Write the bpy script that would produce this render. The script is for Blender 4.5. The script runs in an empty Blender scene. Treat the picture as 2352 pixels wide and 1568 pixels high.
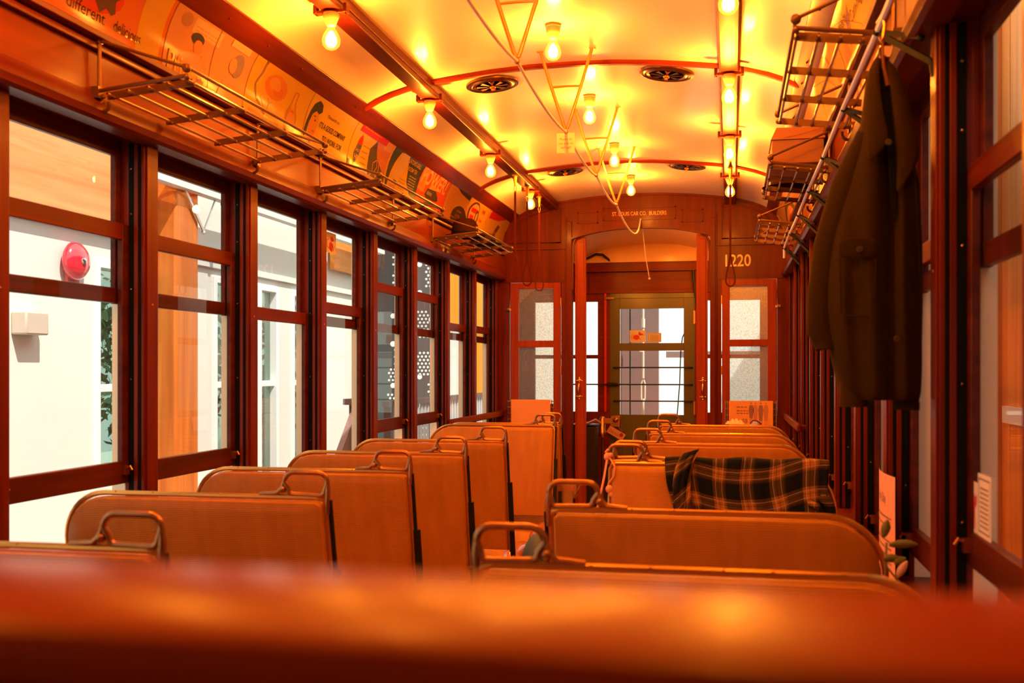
import bpy, bmesh, math, random
from mathutils import Vector, Matrix
random.seed(7)
SC = bpy.context.scene
COL = SC.collection
PI = math.pi

# ------------------------------------------------------------------ camera
CAMX, CAMZ, YAW = 0.735, 1.33, math.atan(504 / 2450)
cam_data = bpy.data.cameras.new('camera')
cam = bpy.data.objects.new('camera', cam_data)
COL.objects.link(cam)
cam.location = (CAMX, 0, CAMZ)
cam.rotation_euler = (PI / 2, 0, YAW)
cam_data.sensor_width = 36
cam_data.lens = 2450 / 2352 * 36
cam_data.shift_y = 66 / 2352
cam_data.clip_start = 0.02
cam_data.dof.use_dof = True
cam_data.dof.focus_distance = 5.8
cam_data.dof.aperture_fstop = 4.6
SC.camera = cam

# ------------------------------------------------------------------ world, sun, exposure
world = bpy.data.worlds.new('daylight')
SC.world = world
world.use_nodes = True
bg = world.node_tree.nodes['Background']
bg.inputs['Color'].default_value = (0.84, 0.92, 0.88, 1)
bg.inputs['Strength'].default_value = 1.35
sun_data = bpy.data.lights.new('sun', 'SUN')
sun_data.energy = 5.0
sun_data.color = (1.0, 0.95, 0.84)
sun_data.angle = math.radians(0.8)
sun = bpy.data.objects.new('sun', sun_data)
COL.objects.link(sun)
sun.rotation_euler = Vector((0.50, -0.30, 0.82)).to_track_quat('Z', 'Y').to_euler()
SC.view_settings.view_transform = 'Standard'
SC.view_settings.look = 'None'
SC.view_settings.gamma = 1
SC.view_settings.use_curve_mapping = False
SC.view_settings.exposure = 0.4
SC.cycles.use_denoising = True
SC.cycles.max_bounces = 7
SC.cycles.diffuse_bounces = 4
SC.cycles.glossy_bounces = 3
SC.cycles.transmission_bounces = 4
SC.cycles.transparent_max_bounces = 16
SC.cycles.caustics_reflective = False
SC.cycles.caustics_refractive = False
SC.cycles.sample_clamp_indirect = 6
SC.cycles.use_light_tree = True
BULB_COLOR = (1.0, 0.29, 0.02)
BULB_WATT = 30.0

# ------------------------------------------------------------------ materials
MATS = {}
def new_mat(name):
    m = bpy.data.materials.new(name); m.use_nodes = True
    return m, m.node_tree.nodes, m.node_tree.links, m.node_tree.nodes['Principled BSDF']
def flat(name, rgb, rough=0.6, metal=0.0, coat=0.0, spec=None, noise=0.0, nscale=30):
    if name in MATS: return MATS[name]
    m, N, L, P = new_mat(name)
    P.inputs['Base Color'].default_value = (*rgb, 1)
    P.inputs['Roughness'].default_value = rough
    P.inputs['Metallic'].default_value = metal
    P.inputs['Coat Weight'].default_value = coat
    P.inputs['Coat Roughness'].default_value = 0.12
    if spec is not None: P.inputs['Specular IOR Level'].default_value = spec
    if noise:
        tc = N.new('ShaderNodeTexCoord'); nz = N.new('ShaderNodeTexNoise'); nz.inputs['Scale'].default_value = nscale
        nz.inputs['Detail'].default_value = 4
        mx = N.new('ShaderNodeMix'); mx.data_type = 'RGBA'
        mx.inputs[6].default_value = (*[c * (1 - noise) for c in rgb], 1); mx.inputs[7].default_value = (*[min(1, c * (1 + noise)) for c in rgb], 1)
        L.new(tc.outputs['Object'], nz.inputs['Vector']); L.new(nz.outputs['Fac'], mx.inputs[0]); L.new(mx.outputs[2], P.inputs['Base Color'])
    MATS[name] = m
    return m
def wood(name, c1, c2, axis='Y', rough=0.36, coat=0.05, spec=0.13, scale=1.0, knots=False):
    if name in MATS: return MATS[name]
    m, N, L, P = new_mat(name)
    tc = N.new('ShaderNodeTexCoord'); mp = N.new('ShaderNodeMapping')
    s = {'X': (1.5, 28, 28), 'Y': (28, 1.5, 28), 'Z': (28, 28, 1.5)}[axis]
    mp.inputs['Scale'].default_value = [v * scale for v in s]
    nz = N.new('ShaderNodeTexNoise'); nz.inputs['Scale'].default_value = 1.0; nz.inputs['Detail'].default_value = 6; nz.inputs['Distortion'].default_value = 0.6
    rp = N.new('ShaderNodeValToRGB'); rp.color_ramp.elements[0].position = 0.32; rp.color_ramp.elements[1].position = 0.68
    rp.color_ramp.elements[0].color = (*c2, 1); rp.color_ramp.elements[1].color = (*c1, 1)
    L.new(tc.outputs['Object'], mp.inputs['Vector']); L.new(mp.outputs[0], nz.inputs['Vector']); L.new(nz.outputs['Fac'], rp.inputs[0])
    out = rp.outputs[0]
    if knots:
        vo = N.new('ShaderNodeTexVoronoi'); vo.inputs['Scale'].default_value = 3.2
        r2 = N.new('ShaderNodeValToRGB'); r2.color_ramp.elements[0].position = 0.03; r2.color_ramp.elements[1].position = 0.085
        r2.color_ramp.elements[0].color = (0.35, 0.25, 0.2, 1); r2.color_ramp.elements[1].color = (1, 1, 1, 1)
        mx = N.new('ShaderNodeMix'); mx.data_type = 'RGBA'; mx.blend_type = 'MULTIPLY'; mx.inputs[0].default_value = 1
        L.new(tc.outputs['Object'], vo.inputs['Vector']); L.new(vo.outputs['Distance'], r2.inputs[0])
        L.new(out, mx.inputs[6]); L.new(r2.outputs[0], mx.inputs[7]); out = mx.outputs[2]
    L.new(out, P.inputs['Base Color'])
    bp = N.new('ShaderNodeBump'); bp.inputs['Strength'].default_value = 0.08; bp.inputs['Distance'].default_value = 0.002
    L.new(nz.outputs['Fac'], bp.inputs['Height']); L.new(bp.outputs[0], P.inputs['Normal'])
    P.inputs['Roughness'].default_value = rough; P.inputs['Coat Weight'].default_value = coat; P.inputs['Coat Roughness'].default_value = 0.15; P.inputs['Specular IOR Level'].default_value = spec
    MATS[name] = m
    return m
def emit(name, rgb, strength):
    if name in MATS: return MATS[name]
    m, N, L, P = new_mat(name)
    P.inputs['Base Color'].default_value = (0, 0, 0, 1); P.inputs['Emission Color'].default_value = (*rgb, 1); P.inputs['Emission Strength'].default_value = strength
    MATS[name] = m
    return m
def thin_glass(name, tint=(1, 1, 1), gloss=0.07, rough=0.0):
    if name in MATS: return MATS[name]
    m, N, L, P = new_mat(name)
    N.remove(P); o = N['Material Output']
    tr = N.new('ShaderNodeBsdfTransparent'); tr.inputs[0].default_value = (*tint, 1)
    gl = N.new('ShaderNodeBsdfGlossy'); gl.inputs['Roughness'].default_value = rough
    lw = N.new('ShaderNodeLayerWeight'); lw.inputs['Blend'].default_value = 0.12
    mt = N.new('ShaderNodeMath'); mt.operation = 'MULTIPLY_ADD'; mt.inputs[1].default_value = 0.16; mt.inputs[2].default_value = gloss * 0.4
    mx = N.new('ShaderNodeMixShader')
    L.new(lw.outputs['Fresnel'], mt.inputs[0]); L.new(mt.outputs[0], mx.inputs[0]); L.new(tr.outputs[0], mx.inputs[1]); L.new(gl.outputs[0], mx.inputs[2]); L.new(mx.outputs[0], o.inputs[0])
    MATS[name] = m
    return m
def frosted():
    if 'frosted' in MATS: return MATS['frosted']
    m, N, L, P = new_mat('patterned_frosted_glass')
    N.remove(P); o = N['Material Output']
    tc = N.new('ShaderNodeTexCoord'); vo = N.new('ShaderNodeTexVoronoi'); vo.inputs['Scale'].default_value = 95
    bp = N.new('ShaderNodeBump'); bp.inputs['Strength'].default_value = 0.9; bp.inputs['Distance'].default_value = 0.004
    L.new(tc.outputs['Object'], vo.inputs['Vector']); L.new(vo.outputs['Distance'], bp.inputs['Height'])
    rp = N.new('ShaderNodeValToRGB'); rp.color_ramp.elements[0].color = (0.60, 0.68, 0.64, 1); rp.color_ramp.elements[1].color = (0.98, 1, 0.97, 1); rp.color_ramp.elements[0].position = 0.0; rp.color_ramp.elements[1].position = 0.45
    L.new(vo.outputs['Distance'], rp.inputs[0])
    tr = N.new('ShaderNodeBsdfTransparent'); L.new(rp.outputs[0], tr.inputs[0])
    tl = N.new('ShaderNodeBsdfTranslucent'); tl.inputs[0].default_value = (0.8, 0.85, 0.8, 1); L.new(bp.outputs[0], tl.inputs['Normal'])
    gl = N.new('ShaderNodeBsdfGlossy'); gl.inputs['Roughness'].default_value = 0.25; L.new(bp.outputs[0], gl.inputs['Normal'])
    m1 = N.new('ShaderNodeMixShader'); m1.inputs[0].default_value = 0.20
    m2 = N.new('ShaderNodeMixShader'); m2.inputs[0].default_value = 0.06
    L.new(tr.outputs[0], m1.inputs[1]); L.new(tl.outputs[0], m1.inputs[2]); L.new(m1.outputs[0], m2.inputs[1]); L.new(gl.outputs[0], m2.inputs[2]); L.new(m2.outputs[0], o.inputs[0])
    MATS['frosted'] = m
    return m
def rattan(name, c1, c2):
    if name in MATS: return MATS[name]
    m, N, L, P = new_mat(name)
    tc = N.new('ShaderNodeTexCoord')
    w1 = N.new('ShaderNodeTexWave'); w1.bands_direction = 'Z'; w1.inputs['Scale'].default_value = 58; w1.inputs['Distortion'].default_value = 0.6; w1.inputs['Detail'].default_value = 1
    w2 = N.new('ShaderNodeTexWave'); w2.bands_direction = 'X'; w2.inputs['Scale'].default_value = 95; w2.inputs['Distortion'].default_value = 0.6; w2.inputs['Detail'].default_value = 1
    mul = N.new('ShaderNodeMath'); mul.operation = 'MULTIPLY'
    nz = N.new('ShaderNodeTexNoise'); nz.inputs['Scale'].default_value = 9; nz.inputs['Detail'].default_value = 3
    mp = N.new('ShaderNodeMapping'); mp.inputs['Scale'].default_value = (3, 1, 0.6)
    ad = N.new('ShaderNodeMath'); ad.operation = 'MULTIPLY_ADD'; ad.inputs[1].default_value = 0.55
    L.new(tc.outputs['Object'], w1.inputs['Vector']); L.new(tc.outputs['Object'], w2.inputs['Vector'])
    L.new(w1.outputs['Fac'], mul.inputs[0]); L.new(w2.outputs['Fac'], mul.inputs[1])
    L.new(tc.outputs['Object'], mp.inputs['Vector']); L.new(mp.outputs[0], nz.inputs['Vector'])
    hn = N.new('ShaderNodeMath'); hn.operation = 'MULTIPLY'; hn.inputs[1].default_value = 0.55; L.new(nz.outputs['Fac'], hn.inputs[0]); L.new(mul.outputs[0], ad.inputs[0]); L.new(hn.outputs[0], ad.inputs[2])
    rp = N.new('ShaderNodeValToRGB'); rp.color_ramp.elements[0].position = 0.18; rp.color_ramp.elements[1].position = 0.75
    rp.color_ramp.elements[0].color = (*c2, 1); rp.color_ramp.elements[1].color = (*c1, 1)
    L.new(ad.outputs[0], rp.inputs[0]); L.new(rp.outputs[0], P.inputs['Base Color'])
    bp = N.new('ShaderNodeBump'); bp.inputs['Strength'].default_value = 0.35; bp.inputs['Distance'].default_value = 0.002
    L.new(mul.outputs[0], bp.inputs['Height']); L.new(bp.outputs[0], P.inputs['Normal'])
    P.inputs['Roughness'].default_value = 0.45; P.inputs['Specular IOR Level'].default_value = 0.35
    MATS[name] = m
    return m
def plaid(name):
    if name in MATS: return MATS[name]
    m, N, L, P = new_mat(name)
    uv = N.new('ShaderNodeUVMap'); sp = N.new('ShaderNodeSeparateXYZ'); L.new(uv.outputs[0], sp.inputs[0])
    def band(sock, pos):       # mustard band plus thin pale lines, repeating every unit
        fr = N.new('ShaderNodeMath'); fr.operation = 'FRACT'; L.new(sock, fr.inputs[0])
        r = N.new('ShaderNodeValToRGB'); cr = r.color_ramp; cr.interpolation = 'CONSTANT'
        cr.elements[0].position = 0; cr.elements[0].color = (0, 0, 0, 1); cr.elements[1].position = 0.36; cr.elements[1].color = (0.85, 0, 0, 1)
        for p_, c_ in ((0.385, (0.15, 0, 0, 1)), (0.40, (0.6, 0, 0, 1)), (0.46, (1, 1, 0, 1)), (0.475, (0.75, 0, 0, 1)), (0.56, (0.15, 0, 0, 1)), (0.58, (0.75, 0, 0, 1)), (0.70, (0.9, 1, 0, 1)), (0.715, (0.6, 0, 0, 1)), (0.78, (0.3, 0, 0, 1)), (0.84, (0, 0, 0, 1))):
            e = cr.elements.new(p_); e.color = c_
        L.new(fr.outputs[0], r.inputs[0])
        s2 = N.new('ShaderNodeSeparateColor'); L.new(r.outputs[0], s2.inputs[0])
        return s2.outputs[0], s2.outputs[1]
    a, al = band(sp.outputs[0], 0); b, bl = band(sp.outputs[1], 0)
    ad = N.new('ShaderNodeMath'); ad.operation = 'ADD'; L.new(a, ad.inputs[0]); L.new(b, ad.inputs[1])
    hf = N.new('ShaderNodeMath'); hf.operation = 'MULTIPLY'; hf.inputs[1].default_value = 0.5; L.new(ad.outputs[0], hf.inputs[0])
    cr = N.new('ShaderNodeValToRGB'); L.new(hf.outputs[0], cr.inputs[0])
    cr.color_ramp.elements[0].color = (0.005, 0.007, 0.013, 1); cr.color_ramp.elements[1].color = (0.46, 0.18, 0.025, 1)
    e = cr.color_ramp.elements.new(0.4); e.color = (0.065, 0.034, 0.009, 1)
    la = N.new('ShaderNodeMath'); la.operation = 'MAXIMUM'; L.new(al, la.inputs[0]); L.new(bl, la.inputs[1])
    lm = N.new('ShaderNodeMath'); lm.operation = 'MULTIPLY'; lm.inputs[1].default_value = 0.45; L.new(la.outputs[0], lm.inputs[0])
    mx = N.new('ShaderNodeMix'); mx.data_type = 'RGBA'; L.new(lm.outputs[0], mx.inputs[0]); L.new(cr.outputs[0], mx.inputs[6]); mx.inputs[7].default_value = (0.5, 0.42, 0.4, 1)
    L.new(mx.outputs[2], P.inputs['Base Color'])
    P.inputs['Roughness'].default_value = 0.9; P.inputs['Specular IOR Level'].default_value = 0.1
    MATS[name] = m
    return m

W_Y = wood('varnished_mahogany_lengthwise', (0.135, 0.015, 0.0025), (0.085, 0.008, 0.001), 'Y')
W_FR = wood('varnished_letter_board', (0.20, 0.034, 0.003), (0.14, 0.021, 0.0015), 'Y', scale=0.5, spec=0.02, coat=0.08)
W_Z = wood('varnished_mahogany_upright', (0.145, 0.015, 0.0025), (0.09, 0.008, 0.001), 'Z')
W_X = wood('varnished_mahogany_crosswise', (0.145, 0.016, 0.0025), (0.09, 0.008, 0.001), 'X')
W_DARK = wood('dark_varnished_sash_wood', (0.10, 0.016, 0.006), (0.05, 0.008, 0.003), 'Y')
W_RAIL = wood('glossy_red_brown_top_rail', (0.36, 0.044, 0.001), (0.29, 0.032, 0.0007), 'X', rough=0.30, coat=0.02, spec=0.08)
CEIL = flat('cream_gloss_ceiling_paint', (0.96, 0.80, 0.62), rough=0.45, coat=0.30, spec=0.5, noise=0.03, nscale=3)
BRASS = flat('aged_brass', (0.60, 0.30, 0.09), rough=0.32, metal=1.0, noise=0.25, nscale=60)
BRONZE = flat('dark_bronze_handle', (0.38, 0.17, 0.06), rough=0.33, metal=0.85, noise=0.25, nscale=50)
VBR = flat('darkened_vent_brass', (0.30, 0.15, 0.055), rough=0.3, metal=1.0, noise=0.3, nscale=60)
IRON = flat('black_japanned_iron', (0.012, 0.011, 0.008), rough=0.55, spec=0.15)
SLOT = flat('blackened_sash_channel', (0.008, 0.009, 0.009), rough=0.9, spec=0.02)
CHROME = flat('polished_steel', (0.6, 0.6, 0.62), rough=0.2, metal=1.0)
RATTAN = rattan('golden_woven_rattan', (0.62, 0.25, 0.015), (0.38, 0.135, 0.007))
LEATHER = flat('tan_leather_bolster', (0.50, 0.16, 0.05), rough=0.25, coat=0.6, noise=0.12, nscale=25)
GLASS = thin_glass('window_glass')
WHITE_P = flat('white_painted_siding', (0.74, 0.72, 0.65), rough=0.7, noise=0.02, nscale=5)
REVEAL = flat('cream_painted_reveal', (0.80, 0.66, 0.44), rough=0.7)

# ------------------------------------------------------------------ mesh helper
class M:
    def __init__(s): s.bm = bmesh.new(); s.mats = []; s.uv = None
    def mi(s, mat):
        if mat is None: return 0
        if mat not in s.mats: s.mats.append(mat)
        return s.mats.index(mat)
    def face(s, vs, mat=None, smooth=False):
        try: f = s.bm.faces.new(vs)
        except ValueError: return None
        f.material_index = s.mi(mat); f.smooth = smooth
        return f
    def box(s, x0, x1, y0, y1, z0, z1, mat=None, rot=None, about=None):
        v = [s.bm.verts.new((x, y, z)) for x in (x0, x1) for y in (y0, y1) for z in (z0, z1)]
        for q in ((0, 1, 3, 2), (4, 6, 7, 5), (0, 4, 5, 1), (2, 3, 7, 6), (0, 2, 6, 4), (1, 5, 7, 3)): s.face([v[i] for i in q], mat)
        if rot is not None:
            bmesh.ops.rotate(s.bm, verts=v, cent=Vector(about), matrix=rot)
        return v
    def bar(s, a, b, w, h, mat=None, up=(0, 0, 1)):
        a, b = Vector(a), Vector(b); d = (b - a).normalized(); up = Vector(up)
        if abs(d.dot(up)) > 0.95: up = Vector((0, 1, 0))
        r = d.cross(up).normalized(); u = r.cross(d).normalized()
        v = [s.bm.verts.new(p + r * sx * w / 2 + u * sz * h / 2) for p in (a, b) for sx, sz in ((-1, -1), (1, -1), (1, 1), (-1, 1))]
        for q in ((3, 2, 1, 0), (4, 5, 6, 7), (0, 1, 5, 4), (1, 2, 6, 5), (2, 3, 7, 6), (3, 0, 4, 7)): s.face([v[i] for i in q], mat)
    def tube(s, pts, r, mat=None, seg=8, closed=False, flat_=1.0, up=(0, 0, 1)):
        pts = [Vector(p) for p in pts]; n = len(pts); rings = []
        rr = r if isinstance(r, (list, tuple)) else [r] * n
        last = None
        for i, p in enumerate(pts):
            if closed: d = (pts[(i + 1) % n] - pts[i - 1])
            else: d = pts[min(i + 1, n - 1)] - pts[max(i - 1, 0)]
            d = d.normalized() if d.length > 1e-9 else Vector((0, 0, 1))
            if last is None:
                u = Vector(up) if abs(d.dot(Vector(up))) < 0.95 else Vector((0, 1, 0))
                if abs(d.dot(u)) > 0.95: u = Vector((1, 0, 0))
            else: u = last
            u = (u - d * u.dot(d)).normalized(); last = u; w = d.cross(u)
            rings.append([s.bm.verts.new(p + (u * math.cos(2 * PI * k / seg) * flat_ + w * math.sin(2 * PI * k / seg)) * rr[i]) for k in range(seg)])
        m = n if closed else n - 1
        for i in range(m):
            A, B = rings[i], rings[(i + 1) % n]
            for k in range(seg): s.face([A[k], A[(k + 1) % seg], B[(k + 1) % seg], B[k]], mat, True)
        if not closed:
            s.face(rings[0][::-1], mat); s.face(rings[-1], mat)
    def lathe(s, prof, c, mat=None, seg=20, axis='Z'):
        c = Vector(c); rings = []
        for r, h in prof:
            ring = []
            for k in range(seg):
                a = 2 * PI * k / seg; x, y = r * math.cos(a), r * math.sin(a)
                o = {'Z': (x, y, h), 'X': (h, x, y), 'Y': (x, h, y)}[axis]
                ring.append(s.bm.verts.new(c + Vector(o)))
            rings.append(ring)
        for A, B in zip(rings, rings[1:]):
            for k in range(seg): s.face([A[k], A[(k + 1) % seg], B[(k + 1) % seg], B[k]], mat, True)
        s.face(rings[0][::-1], mat); s.face(rings[-1], mat)
    def ball(s, c, r, mat=None, sc=(1, 1, 1), sub=2):
        g = bmesh.ops.create_icosphere(s.bm, subdivisions=sub, radius=r)
        for v in g['verts']: v.co = Vector((v.co.x * sc[0], v.co.y * sc[1], v.co.z * sc[2])) + Vector(c)
        i = s.mi(mat)
        for v in g['verts']:
            for f in v.link_faces: f.material_index = i; f.smooth = True
    def prism(s, pts, vec, mat=None):
        a = [s.bm.verts.new(p) for p in pts]; b = [s.bm.verts.new(Vector(p) + Vector(vec)) for p in pts]; n = len(a)
        s.face(a[::-1], mat); s.face(b, mat)
        for i in range(n): s.face([a[i], a[(i + 1) % n], b[(i + 1) % n], b[i]], mat)
    def grid(s, P, mat=None, uvs=None, closed_u=False, smooth=True):
        V = [[s.bm.verts.new(p) for p in row] for row in P]
        if uvs and s.uv is None: s.uv = s.bm.loops.layers.uv.new('UVMap')
        nu, nv = len(V), len(V[0])
        for i in range(nu if closed_u else nu - 1):
            for j in range(nv - 1):
                ii = (i + 1) % nu
                f = s.face([V[i][j], V[ii][j], V[ii][j + 1], V[i][j + 1]], mat, smooth)
                if uvs and f:
                    for lp, (a, b) in zip(f.loops, ((i, j), (ii, j), (ii, j + 1), (i, j + 1))): lp[s.uv].uv = uvs[a][b]
        return V
    def flatpoly(s, polys, mapf, mat, cut=None):
        """2D polygons or a (verts, faces) pair mapped on to a surface; cut = spacing of the extra cuts along b on curved faces."""
        t = bmesh.new()
        if isinstance(polys, tuple):
            vs = [t.verts.new((a, b, 0)) for a, b in polys[0]]
            for f in polys[1]:
                try: t.faces.new([vs[i] for i in f])
                except ValueError: pass
        else:
            for poly in polys:
                try: t.faces.new([t.verts.new((a, b, 0)) for a, b in poly])
                except ValueError: pass
        if cut:
            bs = [v.co.y for v in t.verts]
            if bs:
                k = math.ceil(min(bs) / cut)
                while k * cut < max(bs):
                    g = t.verts[:] + t.edges[:] + t.faces[:]
                    bmesh.ops.bisect_plane(t, geom=g, plane_co=(0, k * cut, 0), plane_no=(0, 1, 0), dist=1e-6); k += 1
        t.verts.index_update()
        nv = [s.bm.verts.new(mapf(v.co.x, v.co.y)) for v in t.verts]
        for f in t.faces: s.face([nv[v.index] for v in f.verts], mat)
        t.free()
    def out(s, name, mats=None, parent=None, sharp=35, bevel=0, at=None, fix=True):
        mats = mats or s.mats
        if not isinstance(mats, (list, tuple)): mats = [mats]
        if s.mats: mats = s.mats
        if fix: bmesh.ops.recalc_face_normals(s.bm, faces=s.bm.faces)
        off = Vector(at) if at else Vector((0, 0, 0))
        p = parent
        while p is not None: off += p.location; p = p.parent
        if off.length > 0: bmesh.ops.translate(s.bm, verts=s.bm.verts, vec=-off)
        me = bpy.data.meshes.new(name); s.bm.to_mesh(me); s.bm.free()
        for m in mats: me.materials.append(m)
        for poly in me.polygons: poly.use_smooth = True
        try: me.set_sharp_from_angle(angle=math.radians(sharp))
        except Exception: pass
        o = bpy.data.objects.new(name, me); COL.objects.link(o)
        if at: o.location = at
        if parent: o.parent = parent
        if bevel:
            b = o.modifiers.new('soft_edge', 'BEVEL'); b.width = bevel; b.segments = 2; b.limit_method = 'ANGLE'; b.angle_limit = math.radians(50)
        return o
def thing(name, label, cat, loc=(0, 0, 0), group=None):
    o = bpy.data.objects.new(name, None); COL.objects.link(o); o.location = loc; o.empty_display_size = 0.05
    o['label'] = label; o['category'] = cat
    if group: o['group'] = group
    return o
def tag(o, label, cat, group=None):
    o['label'] = label; o['category'] = cat
    if group: o['group'] = group
    return o
def struct(o): o['kind'] = 'structure'; return o
def copy_thing(root, loc, label, group=None):
    def rec(o, par):
        c = o.copy(); COL.objects.link(c); c.parent = par
        for ch in [q for q in bpy.data.objects if q.parent == o and q != c]: rec(ch, c)
        return c
    r = rec(root, None); r.location = loc; r['label'] = label
    if group: r['group'] = group
    return r
def arc(cx, cz, r, a0, a1, n):
    return [(cx + r * math.cos(a0 + (a1 - a0) * i / n), cz + r * math.sin(a0 + (a1 - a0) * i / n)) for i in range(n + 1)]
_txt = {}
def text2d(sx, size, x=0, y=0, shear=0.0, bold=0.0, align='LEFT', sq=1.0):
    cu = bpy.data.curves.new('t', 'FONT'); cu.body = sx; cu.size = 1; cu.resolution_u = 3; cu.shear = shear; cu.offset = bold; cu.align_x = align
    o = bpy.data.objects.new('t', cu); me = o.to_mesh()
    V = [(x + v.co.x * size * sq, y + v.co.y * size) for v in me.vertices]; F = [tuple(p.vertices) for p in me.polygons]
    o.to_mesh_clear(); bpy.data.objects.remove(o); bpy.data.curves.remove(cu)
    return (V, F)
def rect(a0, b0, a1, b1): return [[(a0, b0), (a1, b0), (a1, b1), (a0, b1)]]
def ell(ca, cb, ra, rb, n=20, a0=0, a1=2 * PI): return [[(ca + ra * math.cos(a0 + (a1 - a0) * i / n), cb + rb * math.sin(a0 + (a1 - a0) * i / n)) for i in range(n)]]
def stroke(pts, w):
    o = []
    for (ax, ay), (bx, by) in zip(pts, pts[1:]):
        d = math.hypot(bx - ax, by - ay) or 1e-6; nx, ny = -(by - ay) / d * w / 2, (bx - ax) / d * w / 2
        o.append([(ax + nx, ay + ny), (ax - nx, ay - ny), (bx - nx, by - ny), (bx + nx, by + ny)])
    return o
# ================================================================== the car body
YB, YEND = 8.80, -1.45          # bulkhead, closed end behind the camera
POSTS = [-1.309, -0.536, 0.237, 1.010, 1.783, 2.556, 3.320, 4.101, 4.864, 5.621, 6.379, 7.164, 7.951, 8.747]   # far edge of every post
PW = 0.09
CP = [(0, 2.785), (0.2, 2.782), (0.4, 2.768), (0.6, 2.746), (0.7, 2.733), (0.8, 2.713), (0.9, 2.685), (0.97, 2.658), (1.03, 2.625), (1.07, 2.595)]
COVE = [(1.07, 2.595), (1.10, 2.555), (1.125, 2.505), (1.143, 2.45), (1.155, 2.395), (1.160, 2.345)]
def zc(x):
    x = abs(x)
    for (a, za), (b, zb) in zip(CP, CP[1:]):
        if x <= b: return za + (zb - za) * (x - a) / (b - a)
    return CP[-1][1]
def run_y(m, prof, y0, y1, mat=None):      # extrude an x,z cross-section along the car
    m.prism([(x, y0, z) for x, z in prof], (0, y1 - y0, 0), mat)

m = M(); m.box(-1.32, 1.32, YEND, 10.1, -0.06, 0.0)
struct(m.out('floor', wood('lightened_worn_floor_boards', (0.42, 0.22, 0.10), (0.30, 0.14, 0.06), 'Y', rough=0.6, coat=0)))  # board colour raised so the floor bounces more light upward

# arched ceiling with its coves
m = M(); full = [(-x, z) for x, z in (CP + COVE[1:])[::-1]] + (CP + COVE[1:])[1:]
outer = [(x * 1.03, z + 0.05) for x, z in full]
P = [[(x, y, z) for x, z in full] for y in (YEND, YB + 0.02)]; m.grid(P, smooth=True)
P = [[(x, y, z) for x, z in outer] for y in (YEND, YB + 0.02)]; m.grid(P, smooth=True)
for y in (YEND, YB + 0.02):
    m.grid([[(x, y, z) for x, z in full], [(x, y, z) for x, z in outer]])
ceiling = struct(m.out('ceiling', CEIL, sharp=60))

# mouldings, beams, ribs
tn = [0]
def trim(m, mat, bevel=0.004, name=None):
    tn[0] += 1
    return struct(m.out(name or 'trim_%d' % tn[0], mat, bevel=bevel))
for s in (-1, 1):
    m = M(); run_y(m, [(s * x, z) for x, z in ((1.010, 2.630), (1.075, 2.572), (1.115, 2.560), (1.125, 2.60), (1.09, 2.65), (1.02, 2.67))], YEND, YB)
    y = 0.6
    while y < YB:
        c = (s * 1.040, y, 2.600)
        m.ball(c, 0.005, sub=1); y += 0.33
    trim(m, W_Y, 0.003)
    m = M(); run_y(m, [(s * x, z) for x, z in ((1.115, 2.345), (1.118, 2.328), (1.150, 2.320), (1.20, 2.32), (1.20, 2.36), (1.150, 2.362), (1.135, 2.350))], YEND, YB)
    run_y(m, [(s * x, z) for x, z in ((1.135, 2.305), (1.137, 2.296), (1.16, 2.296), (1.16, 2.318), (1.14, 2.318))], YEND, YB)
    trim(m, W_Y, 0.002)
    m = M(); run_y(m, [(s * x, z) for x, z in ((1.128, 2.092), (1.140, 2.083), (1.20, 2.083), (1.20, 2.17), (1.153, 2.17), (1.146, 2.15), (1.130, 2.135), (1.122, 2.112))], YEND, YB)
    trim(m, W_Y, 0.003)
    m = M(); m.box(min(s * 0.685, s * 0.765), max(s * 0.685, s * 0.765), YEND, YB, 2.668, zc(0.72) + 0.02)
    m.box(min(s * 0.680, s * 0.770), max(s * 0.680, s * 0.770), YEND, YB, 2.692, 2.700)
    trim(m, W_Y, 0.004)
for ry in (0.2, 2.6, 5.0, 7.42):
    m = M(); pts = [i / 30 * 1.03 for i in range(-30, 31)]
    for a, b in zip(pts, pts[1:]):
        m.grid([[(x, y, zc(x) - d) for x in (a, b)] for y, d in ((ry - 0.022, -0.004), (ry - 0.022, 0.010), (ry - 0.012, 0.018), (ry + 0.012, 0.018), (ry + 0.022, 0.010), (ry + 0.022, -0.004))])
    bmesh.ops.remove_doubles(m.bm, verts=m.bm.verts, dist=1e-5)
    trim(m, wood('varnished_mahogany_rib', (0.30, 0.035, 0.008), (0.20, 0.02, 0.005), 'X'), 0)

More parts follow.
